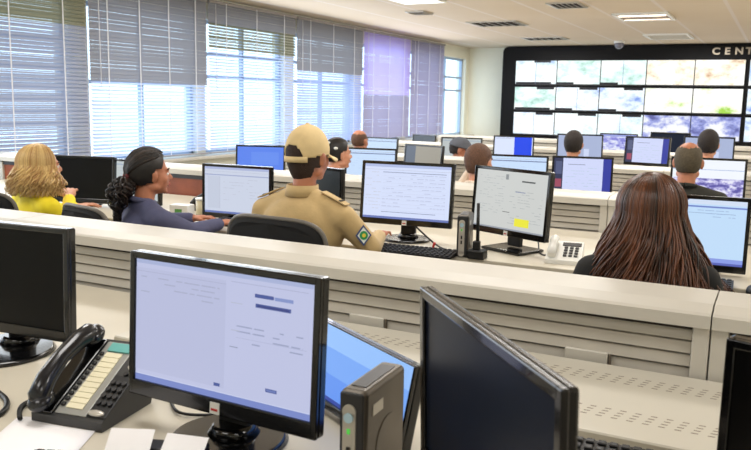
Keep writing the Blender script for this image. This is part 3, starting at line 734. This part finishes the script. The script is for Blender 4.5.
# khaki uniformed man with cap
root, HM, N, sh = person(-2.12, 3.34, -2, 1.362, 'person in khaki uniform shirt and khaki cap, seated with back to the viewer', SKIN_T, KHAKI, k=1.20, lean=.05, hyaw=-6, vox=.007, shoulder=.240, sdrop=.115, torso_w=1.34, elbows=[(-.33, .10, .76), (.35, .12, .78)], hands=[(-.13, .42, .79), (.24, .42, .80)], collar=False)
short_hair(root, HM, H_BR2, 1.06, low=-.098, seed=3, nape=.06)
b = MB(); g = bmesh.ops.create_icosphere(b.bm, subdivisions=5, radius=1)['verts']; CAPM = mat('khaki_cap', (.87, .77, .57), .85, noise=.05, bump=.1, bscale=80); b._fin(g, CAPM, True); kill = []
for v in g:
    x, y, z = v.co; P = Vector((x*.083, -.010+y*.108, .018+z*.112 if z > 0 else .018+z*.112)); v.co = P
    zlow = -.002+.12*max(0, -P.y-.02)*-1
    if P.z < zlow: kill.append(v)
    elif P.y < -.045 and (P.x/.045)**2+((P.z+.000)/.046)**2 < 1: kill.append(v)
bmesh.ops.delete(b.bm, geom=kill, context='VERTS'); bmesh.ops.transform(b.bm, matrix=HM, verts=b.bm.verts)
cap_o = b.build('cap', root); s = cap_o.modifiers.new('s', 'SOLIDIFY'); s.thickness = .004; REM.append(cap_o)
b = MB()
for w0, z0 in ((-1, 0),):
    pts = []
    for j in range(13):
        a = R(-48+8*j); pts.append((.085*math.sin(a), -.010-.110*math.cos(a), -.012))
    for (p, q) in zip(pts[:-1], pts[1:]):
        b.quad([(p[0], p[1], -.024), (q[0], q[1], -.024), (q[0], q[1], .000), (p[0], p[1], .000)], CAPM, True)
bmesh.ops.transform(b.bm, matrix=HM, verts=b.bm.verts); o = b.build('strap', cap_o); s = o.modifiers.new('s', 'SOLIDIFY'); s.thickness = .004; REM.append(o)
b = MB(); b.ell((0, -.010, .131), (.010, .010, .005), CAPM, sub=2); bmesh.ops.transform(b.bm, matrix=HM, verts=b.bm.verts); b.build('button', cap_o)
b = MB(); n_ = 16; top = []; 
for j in range(n_+1):
    a = R(-62+124*j/n_); top.append(((.083*math.sin(a), -.010+.106*math.cos(a), .004), (.080*math.sin(a), .045+.130*math.cos(a)-.01, -.012-.018*abs(math.sin(a)))))
for (p, q) in zip(top[:-1], top[1:]): b.quad([p[0], q[0], q[1], p[1]], CAPM, True)
bmesh.ops.transform(b.bm, matrix=HM, verts=b.bm.verts); o = b.build('visor', cap_o); s = o.modifiers.new('s', 'SOLIDIFY'); s.thickness = .004; REM.append(o)
for s_ in (-1, 1):
    b = MB(); c = Vector(sh[1 if s_ > 0 else 0]); nb_ = Vector((N.x, N.y-.012, N.z-.018)); nn_ = Vector((-(c-nb_).z*s_, 0, abs((c-nb_).x))).normalized()*.0665; a = nb_.lerp(c, .42)+nn_; e = nb_.lerp(c, 1.0)+nn_; d = (e-a)
    q = d.normalized(); rot = Vector((1, 0, 0)).rotation_difference(q).to_matrix()
    b.box((a+e)/2+Vector((0, -.004, .004)), (d.length, .05, .006), KHAKI, rot=rot, bev=.002); b.box(e*.75+a*.25+Vector((0, -.004, .009)), (.012, .04, .004), mat('dark_slide', (.2, .17, .12), .7), rot=rot); b.build('epaulette', root)
b = MB()   # standing shirt collar
pr_ = []
for j in range(21):
    a = R(-150+15*j); pr_.append((N.x+.080*math.sin(a), N.y-.015-.080*math.cos(a)))
for (p, q) in zip(pr_[:-1], pr_[1:]):
    b.quad([(p[0]*1.12-N.x*.12, p[1]-.006, N.z-.022), (q[0]*1.12-N.x*.12, q[1]-.006, N.z-.022), (q[0], q[1], N.z+.034), (p[0], p[1], N.z+.034)], KHAKI, True)
o = b.build('collar_stand', root); s = o.modifiers.new('s', 'SOLIDIFY'); s.thickness = .006; REM.append(o)
# embroidered diamond patch on the right sleeve
b = MB(); c = Vector((.355, .055, .885)); c = Vector(sh[1]).lerp(Vector((.35, .12, .78)), .55)
nrm = Vector((.75, -.62, .1)).normalized(); u_ = Vector((0, 0, 1)).cross(nrm).normalized(); v_ = nrm.cross(u_)
for sz, m, of in ((.052, mat('patch_blue', (.25, .33, .52), .8), .001), (.040, mat('patch_white', (.90, .92, .90), .8), .003), (.022, mat('patch_green', (.20, .62, .35), .8), .005), (.010, mat('patch_yellow', (.92, .85, .3), .8), .007)):
    cc = c+nrm*(.064+of)
    if sz > .03: P = [cc+u_*sz*.8, cc+v_*sz, cc-u_*sz*.8, cc-v_*sz]
    else: P = [cc+(u_*math.cos(t)+v_*math.sin(t))*sz for t in [R(30*k) for k in range(12)]]
    b.quad(P, m)
b.build('sleeve_patch', root, recalc=False)
office_chair(-2.05, 3.28, -3, 'black office chair with grey rim under the khaki uniformed man', .955, .56)

# long brown hair
root, HM, N, sh = person(-.40, 2.98, 6, 1.238, 'person with very long auburn brown hair and black top, seen from behind', SKIN, BLK, k=1.06, lean=.03, vox=.011, shoulder=.19, collar=False)
HB = hair_mat('auburn_hair', (.055, .032, .028), (.50, .30, .19), .34)
long_hair(root, HM, HB, 1700, .345, vol=1.56, volb=1.35, spread=.14, wave=.020, freq=6, r=.0034, face=128, seed=5, lift=1.28, asym=.12)
office_chair(-.42, 2.93, 4, 'black office chair under the long-haired woman', .86, .44, 1)

# woman in navy with curly ponytail, looking right
root, HM, N, sh = person(-3.15, 3.32, -20, 1.205, 'person in navy shirt with black curly ponytail, looking right', SKIN_T, NAVY, k=1.10, lean=.03, hyaw=-10, vox=.007, elbows=[(-.22, .16, .77), (.27, .16, .77)], hands=[(-.06, .40, .79), (.19, .42, .79)])
HK = hair_mat('black_hair', (.04, .03, .028), (.20, .14, .11), .45)
short_hair(root, HM, mat('sleek_black_hair', (.08, .06, .05), .5, noise=.2, nscale=120), 1.16, low=-.06, seed=8)
b = MB(); rnd = random.Random(4)
for i in range(480):    # sleek strands drawn back to the tie
    th = R(rnd.uniform(-118, 118)); p0 = R(rnd.uniform(5, 75)); v = rnd.uniform(1.15, 1.23)
    s0 = Vector((.074*v*math.sin(th)*math.sin(p0+.5), -.014+.095*v*math.cos(th)*math.sin(p0)*.55, .026+.088*v*math.cos(p0*.75)))
    s1 = Vector((0.0, -.118, -.015)); pts = []
    for j in range(8):
        q = s0.lerp(s1, j/7); d = q-Vector((0, -.014, .026)); kk = math.sqrt((d.x/.074)**2+(d.y/.095)**2+(d.z/.088)**2)
        pts.append(Vector((0, -.014, .026))+d*(v/max(kk, .2)))
    if any(p.y > .055 and p.z < .05 for p in pts): continue
    b.tube(pts, .0035, HK, 5, rnd.random()**1.6*.9)
for i in range(170):    # curls of the ponytail
    a = rnd.uniform(0, 6.28); L = rnd.uniform(.12, .27); o = rnd.uniform(.0, .062); ph = rnd.uniform(0, 6.28); am = rnd.uniform(.008, .016); pts = []
    for j in range(26):
        t = j/25; w = math.sin(math.pi*min(1, t*1.25+.1))*o*1.25+.006
        pts.append(Vector((-.008+math.cos(a)*w+am*math.cos(ph+t*28)*min(1, t*5), -.128-.045*t+math.sin(a)*w*.85+am*math.sin(ph+t*28)*min(1, t*5), -.015-L*t)))
    b.tube(pts, .0036, HK, 5, rnd.random()**1.5)
bmesh.ops.transform(b.bm, matrix=HM, verts=b.bm.verts); b.build('ponytail_hair', root)
b = MB(); pts = [(.024*math.cos(R(30*j)), -.124+.006*math.sin(R(30*j)), -.015+.022*math.sin(R(30*j))) for j in range(13)]; b.tube(pts, .009, mat('burgundy_hair_tie', (.42, .18, .20), .8), 8); bmesh.ops.transform(b.bm, matrix=HM, verts=b.bm.verts); b.build('hair_tie', root)
office_chair(-3.22, 3.27, -14, 'black office chair under the woman in navy', .915, .46)

# blonde woman in yellow
root, HM, N, sh = person(-4.01, 3.32, -16, 1.195, 'person in a yellow shirt with wavy blonde shoulder-length hair, at the left edge', SKIN, YELL, k=1.08, lean=.03, hyaw=-6, vox=.008, elbows=[(-.23, .10, .75), (.20, .12, .75)], hands=[(-.12, .38, .79), (-.03, .25, .88)])
HY = hair_mat('blonde_hair', (.66, .47, .26), (1, .90, .62), .42)
long_hair(root, HM, HY, 1400, .165, vol=1.22, volb=1.30, spread=.085, lmin=.55, wave=.018, freq=7, r=.0036, face=122, seed=11, lift=1.16)
office_chair(-4.06, 3.22, 10, 'black office chair under the blonde woman in yellow', .945, .46)

# balding man in black
root, HM, N, sh = person(-.545, 5.62, 0, 1.272, 'balding person in black shirt seen from behind, before the city map monitor', SKIN_T, OLB, k=1.16, lean=.03, vox=.009, shoulder=.21, torso_w=1.1, near=True)
short_hair(root, HM, H_GR, 1.03, low=-.06, seed=6, bald_r=.088)
office_chair(-.56, 5.48, 0, 'dark office chair under the balding man in black', .90, .46)
# far dark heads
root, HM, N, sh = person(-.617, 8.08, 0, 1.293, 'person with dark hair seen from behind, the rightmost far head before the video wall', SKIN, mat('blue_white_shirt', (.80, .82, .90), .8), k=1.16, lean=.03, near=False)
short_hair(root, HM, H_DK, 1.12, low=-.07, seed=12)
office_chair(-.63, 7.98, 0, 'dark office chair under the rightmost far head', .88, .44, 1)
root, HM, N, sh = person(-1.875, 8.05, 0, 1.243, 'far person with dark brown hair and pale collar, before the grey-violet monitor', SKIN, mat('sand_shirt', (.66, .62, .52), .8), k=1.16, lean=.03, near=False)
short_hair(root, HM, H_DK, 1.10, low=-.07, seed=13)
office_chair(-1.89, 7.95, 0, 'dark office chair under the far head at the middle of the video wall', .84, .44, 1)
# brown haired head leaning on a hand
root, HM, N, sh = person(-2.075, 5.72, -10, 1.19, 'person with short brown hair and cream shirt leaning low, hand near the face', SKIN, PINK, k=1.20, lean=.06, hyaw=-6, vox=.009, elbows=[(-.24, .12, .74), (.24, .1, .72)], hands=[(-.115, .20, 1.0), (.14, .4, .79)])
short_hair(root, HM, H_BR, 1.10, low=-.07, seed=14)
office_chair(-2.07, 5.60, -8, 'dark office chair under the brown-haired person leaning low', .86, .44, 1)
# man in a grey cap in profile
root, HM, N, sh = person(-3.17, 8.05, -58, 1.128, 'person in a grey peaked cap and cream shirt, in profile looking right and down', SKIN_T, PINK, k=1.12, lean=.06, hyaw=-12, hpitch=14, near=False)
short_hair(root, HM, H_DK, 1.05, low=-.06, seed=15)
GC = mat('grey_cap_cloth', (.35, .36, .39), .85, noise=.1)
b = MB(); g = bmesh.ops.create_icosphere(b.bm, subdivisions=4, radius=1)['verts']; b._fin(g, GC, True); kill = []
for v in g:
    x, y, z = v.co; P = Vector((x*.088, -.008+y*.112, .022+z*.100)); v.co = P
    if P.z < .012: kill.append(v)
bmesh.ops.delete(b.bm, geom=kill, context='VERTS'); bmesh.ops.transform(b.bm, matrix=HM, verts=b.bm.verts)
co = b.build('cap', root); s = co.modifiers.new('s', 'SOLIDIFY'); s.thickness = .005; REM.append(co)
b = MB(); top = []
for j in range(13):
    a = R(-60+10*j); top.append(((.086*math.sin(a), -.010+.110*math.cos(a), .014), (.080*math.sin(a), .050+.125*math.cos(a), -.002)))
for (p, q) in zip(top[:-1], top[1:]): b.quad([p[0], q[0], q[1], p[1]], GC, True)
bmesh.ops.transform(b.bm, matrix=HM, verts=b.bm.verts); o = b.build('visor', co); s = o.modifiers.new('s', 'SOLIDIFY'); s.thickness = .005; REM.append(o)
office_chair(-3.30, 7.98, -50, 'dark office chair under the person in the grey peaked cap', .80, .44, 1)
# bald man in grey
root, HM, N, sh = person(-4.34, 8.05, -12, 1.17, 'bald person in a grey shirt far back beside the lavender blind', SKIN_T, GRY, k=1.10, lean=.03, near=False, sdrop=.05)
short_hair(root, HM, H_BR, 1.02, low=-.05, seed=16, bald_r=.075)
office_chair(-4.32, 7.95, -10, 'dark office chair under the bald person in grey', .80, .44, 1)
# woman with white hair clips
root, HM, N, sh = person(-3.335, 5.72, -30, 1.188, 'person with dark pinned-up hair, white hair clips and white shirt', SKIN, WHT, k=1.12, lean=.05, hyaw=-6, vox=.009, shoulder=.21, sdrop=.05, torso_w=1.15, elbows=[(-.24, .16, .80), (.30, .16, .85)], hands=[(-.1, .42, .79), (.22, .40, .84)])
short_hair(root, HM, mat('sleek_black_hair', (.06, .045, .04), .35), 1.12, low=-.06, seed=17)
b = MB(); rnd = random.Random(9)
for i in range(60):
    a = rnd.uniform(0, 6.28); q = rnd.uniform(.5, 1); c = Vector((0, -.115, .05)); pts = [c+Vector((math.cos(a+t*3)*.034*q, math.sin(t*4+a)*.024, math.sin(a+t*3)*.034*q)) for t in [j/8 for j in range(9)]]
    b.tube(pts, .006, HK, 5, rnd.random())
bmesh.ops.transform(b.bm, matrix=HM, verts=b.bm.verts); b.build('bun', root)
for p in ((.070, -.052, .045), (.035, -.100, .085), (-.05, -.09, .07)):
    b = MB(); b.ell(p, (.014, .018, .012), WHITEP, sub=2); bmesh.ops.transform(b.bm, matrix=HM, verts=b.bm.verts); b.build('hair_clip', root)
office_chair(-3.45, 5.62, -28, 'dark office chair under the woman with white hair clips', .84, .44, 1)

# ------------------------------------------------------------------ things on the foreground desk
DZ = .7402
# telephone: local frame x = across (handset at -x), y = away from user
t = thing('telephone', 'black and grey telephone with cream speed-dial strip on the foreground desk', 'telephone', (-1.437, 1.350, DZ), R(9))
Wp, Lp = .195, .255
PG = mat('phone_grey', (.20, .20, .20), .4); PS = mat('phone_silver', (.62, .62, .60), .35, metal=.2); TEAL = mat('teal_label', (.40, .70, .68), .5); STRIP = mat('cream_label', (.93, .90, .78), .6)
SLP = R(28); LY, LZ = Lp*math.cos(SLP), Lp*math.sin(SLP)
b = MB(); b.prism([(-LY/2, 0), (-LY/2, .022), (LY/2, .022+LZ), (LY/2+.012, .015+LZ), (LY/2-.03, .0)], 'x', -Wp/2, Wp/2, PG); b.build('body', t)
PM = Matrix.Translation((0, 0, .022+LZ/2)) @ Euler((SLP, 0, 0)).to_matrix().to_4x4()
def face(fn, nm, parent=t):
    q = MB(); fn(q); bmesh.ops.transform(q.bm, matrix=PM, verts=q.bm.verts); return q.build(nm, parent)
face(lambda q: (q.box((.005, .0, .001), (.085, .235, .004), PS, bev=.002)), 'face_plate')
face(lambda q: (q.box((.012, .098, .005), (.062, .028, .004), TEAL)), 'display_label')
face(lambda q: [q.box((.006, .072-.0165*k, .004), (.046, .0145, .003), STRIP) for k in range(11)], 'label_strip')
for k in range(11): face(lambda q: q.box((-.028, .072-.0165*k, .006), (.011, .010, .007), BLACKM, bev=.002), 'line_button')
face(lambda q: q.box((.074, -.050, .002), (.052, .130, .004), BLACKM, bev=.002), 'keypad_plate')
for r_ in range(4):
    for c_ in range(3): face(lambda q: q.cyl((.059+.0155*c_, -.012-.021*r_, .004), (.059+.0155*c_, -.012-.021*r_, .010), .0062, DARKG, n=14), 'key')
for k, m in ((0, SILVER), (1, RED), (2, SILVER), (3, BLACKM)): face(lambda q: q.cyl((.075, .085-.022*k, .002), (.075, .085-.022*k, .008), .006, m, n=12), 'function_button')
face(lambda q: q.ell((.070, -.105, .005), (.022, .009, .005), SILVER, sub=3), 'navigation_button')
face(lambda q: (q.box((-.070, .0, .002), (.058, .245, .008), BLACKP, bev=.003)), 'handset_cradle')
HSM = mat('handset_black', (.05, .06, .09), .25, coat=.3)
q = MB(); pts = [(-.074, -.118, .020), (-.076, -.105, .036), (-.078, -.065, .050), (-.079, 0, .056), (-.077, .065, .050), (-.075, .105, .036), (-.073, .118, .022)]
q.tube(pts, [.020, .026, .024, .020, .024, .027, .024], HSM, 16)
q.ell((-.072, -.108, .026), (.030, .034, .020), HSM); q.ell((-.071, .108, .028), (.031, .036, .022), HSM)
bmesh.ops.transform(q.bm, matrix=PM, verts=q.bm.verts); q.build('handset', t)
q = MB(); pts = []
for j in range(160):
    s = j/159; cx = -.115-.06*math.sin(math.pi*s)*.9; cy = -.10+.17*s-.03; a = 2*math.pi*s*26
    pts.append((cx+.006*math.cos(a), cy, .010+.006*math.sin(a)))
q.tube(pts, .002, BLACKM, 5); q.build('coiled_cord', t)

def sheet(name, label, x, y, rz, w, d, z=DZ, cat='paper', curl=.003, group=None, seed=0, tlt=0):
    b = MB(); n = 6; vs = [[b.bm.verts.new((-w/2+w*i/n, -d/2+d*j/n, .0006+curl*((i/n-.5)**2+(j/n-.5)**2)*2)) for i in range(n+1)] for j in range(n+1)]
    mi = b.mi(PAPER)
    for j in range(n):
        for i in range(n): f = b.bm.faces.new((vs[j][i], vs[j][i+1], vs[j+1][i+1], vs[j+1][i])); f.smooth = True; f.material_index = mi
    o = b.build(name, None, (x, y, z), (R(tlt), 0, R(rz)), label, cat, group, recalc=False)
    s = o.modifiers.new('s', 'SOLIDIFY'); s.thickness = .0004; REM.append(o); return o
sheet('paper_sheet', 'large white sheet lying flat at the bottom left corner of the desk', -1.40, 1.135, 26, .21, .297)
# small notes propped against a dark note holder
t = thing('note_holder', 'dark low holder with two square white notes below the central monitor', 'note holder', (-1.13, 1.235, DZ), R(20))
b = MB(); b.box((0, 0, .012), (.20, .05, .024), BLACKM, bev=.004); b.build('base', t)
for i, (xx, rz, z, w) in enumerate(((-.055, 4, .040, .095), (.062, -6, .034, .095))):
    o = MB(); o.box((xx, -.035, z), (w, .0012, .062), PAPER, rot=Euler((R(-52), 0, R(rz))).to_matrix()); o.build('note', t)

# mini computer on the foreground desk: tall, narrow, front towards the viewer
def mini_pc(x, y, yaw, w, d, h, label, z=.7405, body=GREYM, face_l=True):
    t = thing('mini_computer', label, 'computer', (x, y, z), R(yaw))
    b = MB(); b.box((0, 0, h/2+.006), (w, d, h), body, bev=.012, seg=4); b.build('case', t)
    b = MB(); b.box((0, 0, .004), (w+.03, d*.7, .008), BLACKM, bev=.002); b.build('foot', t)
    b = MB(); b.box((0, -d/2-.0005, h/2+.006), (w*.86, .006, h*.97), DARKG, bev=.004); b.build('front_panel', t)
    b = MB(); b.box((-w*.06, -d/2-.0045, h*.47), (w*.50, .005, h*.76), SILVER, bev=.0022); b.cyl((-w*.06, -d/2-.002, h*.85), (-w*.06, -d/2-.007, h*.85), w*.25, SILVER, n=24); b.cyl((-w*.06, -d/2-.002, h*.10), (-w*.06, -d/2-.007, h*.10), w*.25, SILVER, n=24); b.build('control_strip', t)
    b = MB(); b.cyl((-w*.06, -d/2-.006, h*.80), (-w*.06, -d/2-.0105, h*.80), w*.17, mat('blue_white_button', (.72, .84, .90), .3), n=20); b.build('power_button', t)
    b = MB(); b.box((-w*.06, -d/2-.008, h*.68), (.006, .002, .010), emis('green_led', (.35, .8, .3), .9), bev=.0005); b.build('status_light', t)
    for k in (.50, .38): b = MB(); b.box((-w*.06, -d/2-.0085, h*k), (.007, .003, h*.085), BLACKM); b.build('usb_port', t)
    b = MB(); b.cyl((w/2-.001, .01, h*.42), (w/2+.0015, .01, h*.42), h*.26, body, n=36); b.build('side_disc', t)
    b = MB(); b.box((w/2+.0008, -d*.22, h*.83), (.0015, .045, .022), SILVER); b.build('badge', t)
    b = MB(); b.box((0, 0, h+.0065), (w*.55, d*.72, .002), DARKG, bev=.0008); b.build('top_vent', t)
    return t
mini_pc(-.672, 1.335, 2, .056, .19, .222, 'grey upright mini computer with silver control strip, on the foreground desk')
mini_pc(-1.385, 3.74, 12, .060, .17, .205, 'slim grey mini computer with pale front strip, left of the tall antenna')

def keyboard(x, y, rz, label, w=.44, d=.15, z=.7405):
    t = thing('keyboard', label, 'keyboard', (x, y, z), R(rz))
    b = MB(); b.prism([(-d/2, 0), (-d/2, .012), (d/2, .024), (d/2, 0)], 'x', -w/2, w/2, BLACKM); b.build('base', t)
    b = MB(); nx, ny = 18, 5; s = math.atan2(.012, d)
    for j in range(ny):
        for i in range(nx):
            yy = -d/2+.018+(d-.032)*j/(ny-1); zz = .012+.012*(yy+d/2)/d+.003
            b.box((-w/2+.018+(w-.036)*i/(nx-1), yy, zz), (.018, .019, .007), mat('key_dark', (.13, .13, .14), .45), bev=.002, seg=1)
    b.build('keys', t); return t
keyboard(-.13, 1.655, 3, 'black keyboard pushed against the perforated tray at the lower right', .46, .15)
keyboard(-1.63, 3.62, 4, 'black keyboard under the blue-white table monitor, beyond the cap rail', .46, .15)
keyboard(-.35, 3.62, 2, 'black keyboard in front of the long-haired woman')
keyboard(-2.86, 3.86, -6, 'black keyboard right of the woman in navy')
keyboard(-1.13, 1.10, 22, 'black keyboard at the bottom edge beside the large white sheet', .40, .13)

# cables on the desk
def cable(pts, r, label, m=BLACKM, name='cable'):
    # smooth by Catmull-Rom
    P = [Vector(p) for p in pts]; out = []
    for i in range(len(P)-1):
        a, b_, c, d = P[max(i-1, 0)], P[i], P[i+1], P[min(i+2, len(P)-1)]
        for k in range(8):
            t = k/8; out.append(.5*((2*b_)+(c-a)*t+(2*a-5*b_+4*c-d)*t*t+(3*b_-a-3*c+d)*t**3))
    out.append(P[-1]); q = MB(); q.tube(out, r, m, 8); return q.build(name, None, label=label, cat='cable')
cable([(-2.05, 1.45, .747), (-1.82, 1.33, .747), (-1.66, 1.27, .747), (-1.60, 1.19, .747), (-1.66, 1.10, .747), (-1.8, 1.02, .747)], .007, 'thick black cable looping on the desk at the left edge below the black monitor')
cable([(-2.35, 1.62, .745), (-2.2, 1.70, .75), (-2.08, 1.76, .745), (-2.15, 1.92, .745), (-2.4, 2.0, .745)], .004, 'white cable behind the foot of the left black monitor', WHITEP)
cable([(-2.4, 1.66, .745), (-2.25, 1.64, .752), (-2.22, 1.80, .745), (-2.4, 1.98, .745)], .004, 'thin black cable behind the foot of the left black monitor')
cable([(-1.34, 1.50, .745), (-1.24, 1.42, .748), (-1.15, 1.46, .745), (-1.05, 1.52, .745), (-1.1, 1.66, .745)], .004, 'black cable running from the telephone under the central monitor')
cable([(-1.13, 4.10, .84), (-1.10, 4.08, .78), (-1.07, 4.0, .748), (-1.02, 3.93, .745), (-1.0, 4.1, .745), (-1.1, 4.4, .745)], .004, 'grey cable hanging under the grey-page monitor', DARKG)
cable([(-1.84, 4.02, .86), (-1.70, 3.92, .80), (-1.58, 3.84, .755), (-1.50, 3.78, .745)], .005, 'black cable hanging from the blue-white table monitor to the desk')

# ------------------------------------------------------------------ things on the second desk row
t = thing('radio_antenna', 'tall black rod antenna on a small black base, in front of the grey-page monitor', 'antenna', (-1.295, 3.68, DZ))
b = MB(); b.box((0, 0, .022), (.085, .07, .044), BLACKM, bev=.006); b.build('base', t)
b = MB(); b.box((-.005, 0, .065), (.035, .03, .045), BLACKM, bev=.006); b.build('hinge', t)
b = MB(); b.cyl((0, 0, .05), (-.004, 0, .275), .0095, BLACKM, .0075, n=12); b.build('rod', t)
def deskphone(x, y, rz, label, m):
    t = thing('desk_telephone', label, 'telephone', (x, y, DZ), R(rz))
    b = MB(); b.prism([(-.10, 0), (-.10, .02), (.08, .085), (.10, .075), (.10, 0)], 'x', -.085, .085, m); b.build('body', t)
    s = math.atan2(.065, .18); PMx = Matrix.Translation((0, -.01, .053)) @ Euler((s, 0, 0)).to_matrix().to_4x4()
    q = MB(); q.tube([(-.055, -.085, .016), (-.055, -.05, .035), (-.055, .05, .035), (-.055, .085, .016)], [.02, .02, .02, .02], m, 10); bmesh.ops.transform(q.bm, matrix=PMx, verts=q.bm.verts); q.build('handset', t)
    q = MB(); q.box((.03, .06, .002), (.09, .03, .004), DARKG); bmesh.ops.transform(q.bm, matrix=PMx, verts=q.bm.verts); q.build('display', t)
    for r_ in range(4):
        for c_ in range(3):
            q = MB(); q.box((.005+.026*c_, .025-.026*r_, .003), (.018, .016, .006), DARKG, bev=.002, seg=1); bmesh.ops.transform(q.bm, matrix=PMx, verts=q.bm.verts); q.build('key', t)
deskphone(-.905, 3.86, 8, 'white desk telephone left of the long-haired woman, under the grey-page monitor', WHITEP)
deskphone(-2.98, 4.28, -10, 'dark desk telephone behind the pale form monitor', DARKG)
deskphone(-3.46, 4.30, -20, 'dark desk telephone against the reddish wood, beside the face of the woman in navy', BLACKM)
t = thing('pen_cup', 'dark cup with pens beside the light blue page monitor, at the right edge', 'pen cup', (.06, 3.80, DZ))
b = MB(); b.cyl((0, 0, 0), (0, 0, .09), .036, mat('violet_grey_cup', (.42, .40, .52), .4), .040, n=24); b.build('cup', t)
for k in range(4):
    a = k*1.6; b = MB(); b.cyl((.018*math.cos(a), .018*math.sin(a), .02), (.034*math.cos(a), .034*math.sin(a), .15), .004, (BLACKM, RED, WHITEP, BLACKM)[k], n=8); b.build('pen', t)
def mouse(x, y, rz, label, m=BLACKM):
    t = thing('mouse', label, 'mouse', (x, y, DZ), R(rz))
    b = MB(); g = b.ell((0, 0, .008), (.031, .055, .028), m); 
    for v in b.bm.verts: v.co.z = max(v.co.z, 0)
    b.build('shell', t); b = MB(); b.cyl((-.003, .03, .031), (.003, .03, .031), .008, DARKG, n=12); b.build('wheel', t)
mouse(-2.66, 3.68, 5, 'black computer mouse between the woman in navy and the khaki man')
mouse(-.05, 3.60, -5, 'dark computer mouse right of the long-haired woman')
# tissue / paper box with green print near the woman in navy
t = thing('paper_box', 'small white box with green print on the desk beside the woman in navy', 'box', (-3.35, 3.90, DZ), R(10))
b = MB(); b.box((0, 0, .045), (.13, .09, .09), WHITEP, bev=.004); b.build('carton', t)
b = MB(); b.box((0, -.0455, .05), (.05, .001, .03), mat('green_print', (.35, .60, .30), .6)); b.build('green_label', t)
t = thing('plastic_jar', 'pale translucent jar beside the white box, under the wood panel', 'jar', (-3.33, 4.08, DZ))
b = MB(); b.cyl((0, 0, 0), (0, 0, .10), .045, mat('pale_jar', (.82, .78, .66), .3), n=24); b.build('jar_body', t); b = MB(); b.cyl((0, 0, .10), (0, 0, .115), .047, WHITEP, n=24); b.build('lid', t)
# small red ribbon clip
t = thing('ribbon_clip', 'small red ribbon hanging by the cable right of the keyboard', 'ribbon', (-1.56, 3.74, DZ))
b = MB(); b.tube([(0, 0, .002), (.004, 0, .025), (.012, 0, .045)], [.010, .006, .008], RED, 8); b.build('ribbon', t); b = MB(); b.box((-.012, 0, .006), (.02, .012, .012), RED, bev=.003); b.build('clip', t)

# ------------------------------------------------------------------ bake remeshed meshes
bpy.context.view_layer.update()
dg = bpy.context.evaluated_depsgraph_get()
baked = []
for o in REM:
    me = bpy.data.meshes.new_from_object(o.evaluated_get(dg)); baked.append((o, me))
for o, me in baked:
    o.modifiers.clear(); mats = [m for m in o.data.materials]; o.data = me
    if not me.materials:
        for m in mats: me.materials.append(m)
    for p in me.polygons: p.use_smooth = True

# ------------------------------------------------------------------ light
wd = bpy.data.worlds.new('outdoor_sky'); SC.world = wd; wd.use_nodes = True
bg = wd.node_tree.nodes['Background']; bg.inputs[0].default_value = (.68, .83, 1.0, 1); bg.inputs[1].default_value = 2.8
def area(x, y, z, sx, sy, e, col=(1, .975, .94), rot=(0, 0, 0)):
    l = bpy.data.lights.new('fill_lamp', 'AREA'); l.shape = 'RECTANGLE'; l.size = sx; l.size_y = sy; l.energy = e; l.color = col
    o = bpy.data.objects.new('fill_lamp', l); COL.objects.link(o); o.location = (x, y, z); o.rotation_euler = rot; return o
for y, e in ((-.6, 30), (1.6, 48), (4.4, 66), (7.4, 74), (10.6, 92), (14.2, 105), (17.2, 110)):  # fill lamps added under the ceiling, with no fixtures of their own
    for x in (-4.8, -1.6, 1.4): area(x, y, ZC-.06, 1.2, .6, e*.55)
# area lamps just inside the window strip stand in for daylight
area(XW+.35, 4.5, 1.75, 1.7, 7.5, 130, (.86, .93, 1), (0, R(-90), 0))
area(XW+.35, 12.5, 1.75, 1.7, 8, 130, (.86, .93, 1), (0, R(-90), 0))

# ------------------------------------------------------------------ camera
cam = bpy.data.cameras.new('camera'); co = bpy.data.objects.new('camera', cam); COL.objects.link(co)
cam.sensor_width = 36; cam.lens = 36*795.3/751; cam.clip_end = 200; cam.clip_start = .05
pit, yaw, roll = R(8.854), R(26.841), R(1.124)
fw = Vector((-math.sin(yaw)*math.cos(pit), math.cos(yaw)*math.cos(pit), -math.sin(pit)))
rt = Vector((math.cos(yaw), math.sin(yaw), 0)); up = rt.cross(fw)
r2 = rt*math.cos(roll)+up*math.sin(roll); u2 = -rt*math.sin(roll)+up*math.cos(roll)
mw = Matrix((r2, u2, -fw)).transposed().to_4x4(); mw.translation = (0, 0, 1.5)
co.matrix_world = mw
SC.camera = co
cam.dof.use_dof = True; cam.dof.focus_distance = 3.2; cam.dof.aperture_fstop = 8
SC.view_settings.view_transform = 'Standard'; SC.view_settings.exposure = 0; SC.view_settings.look = 'None'
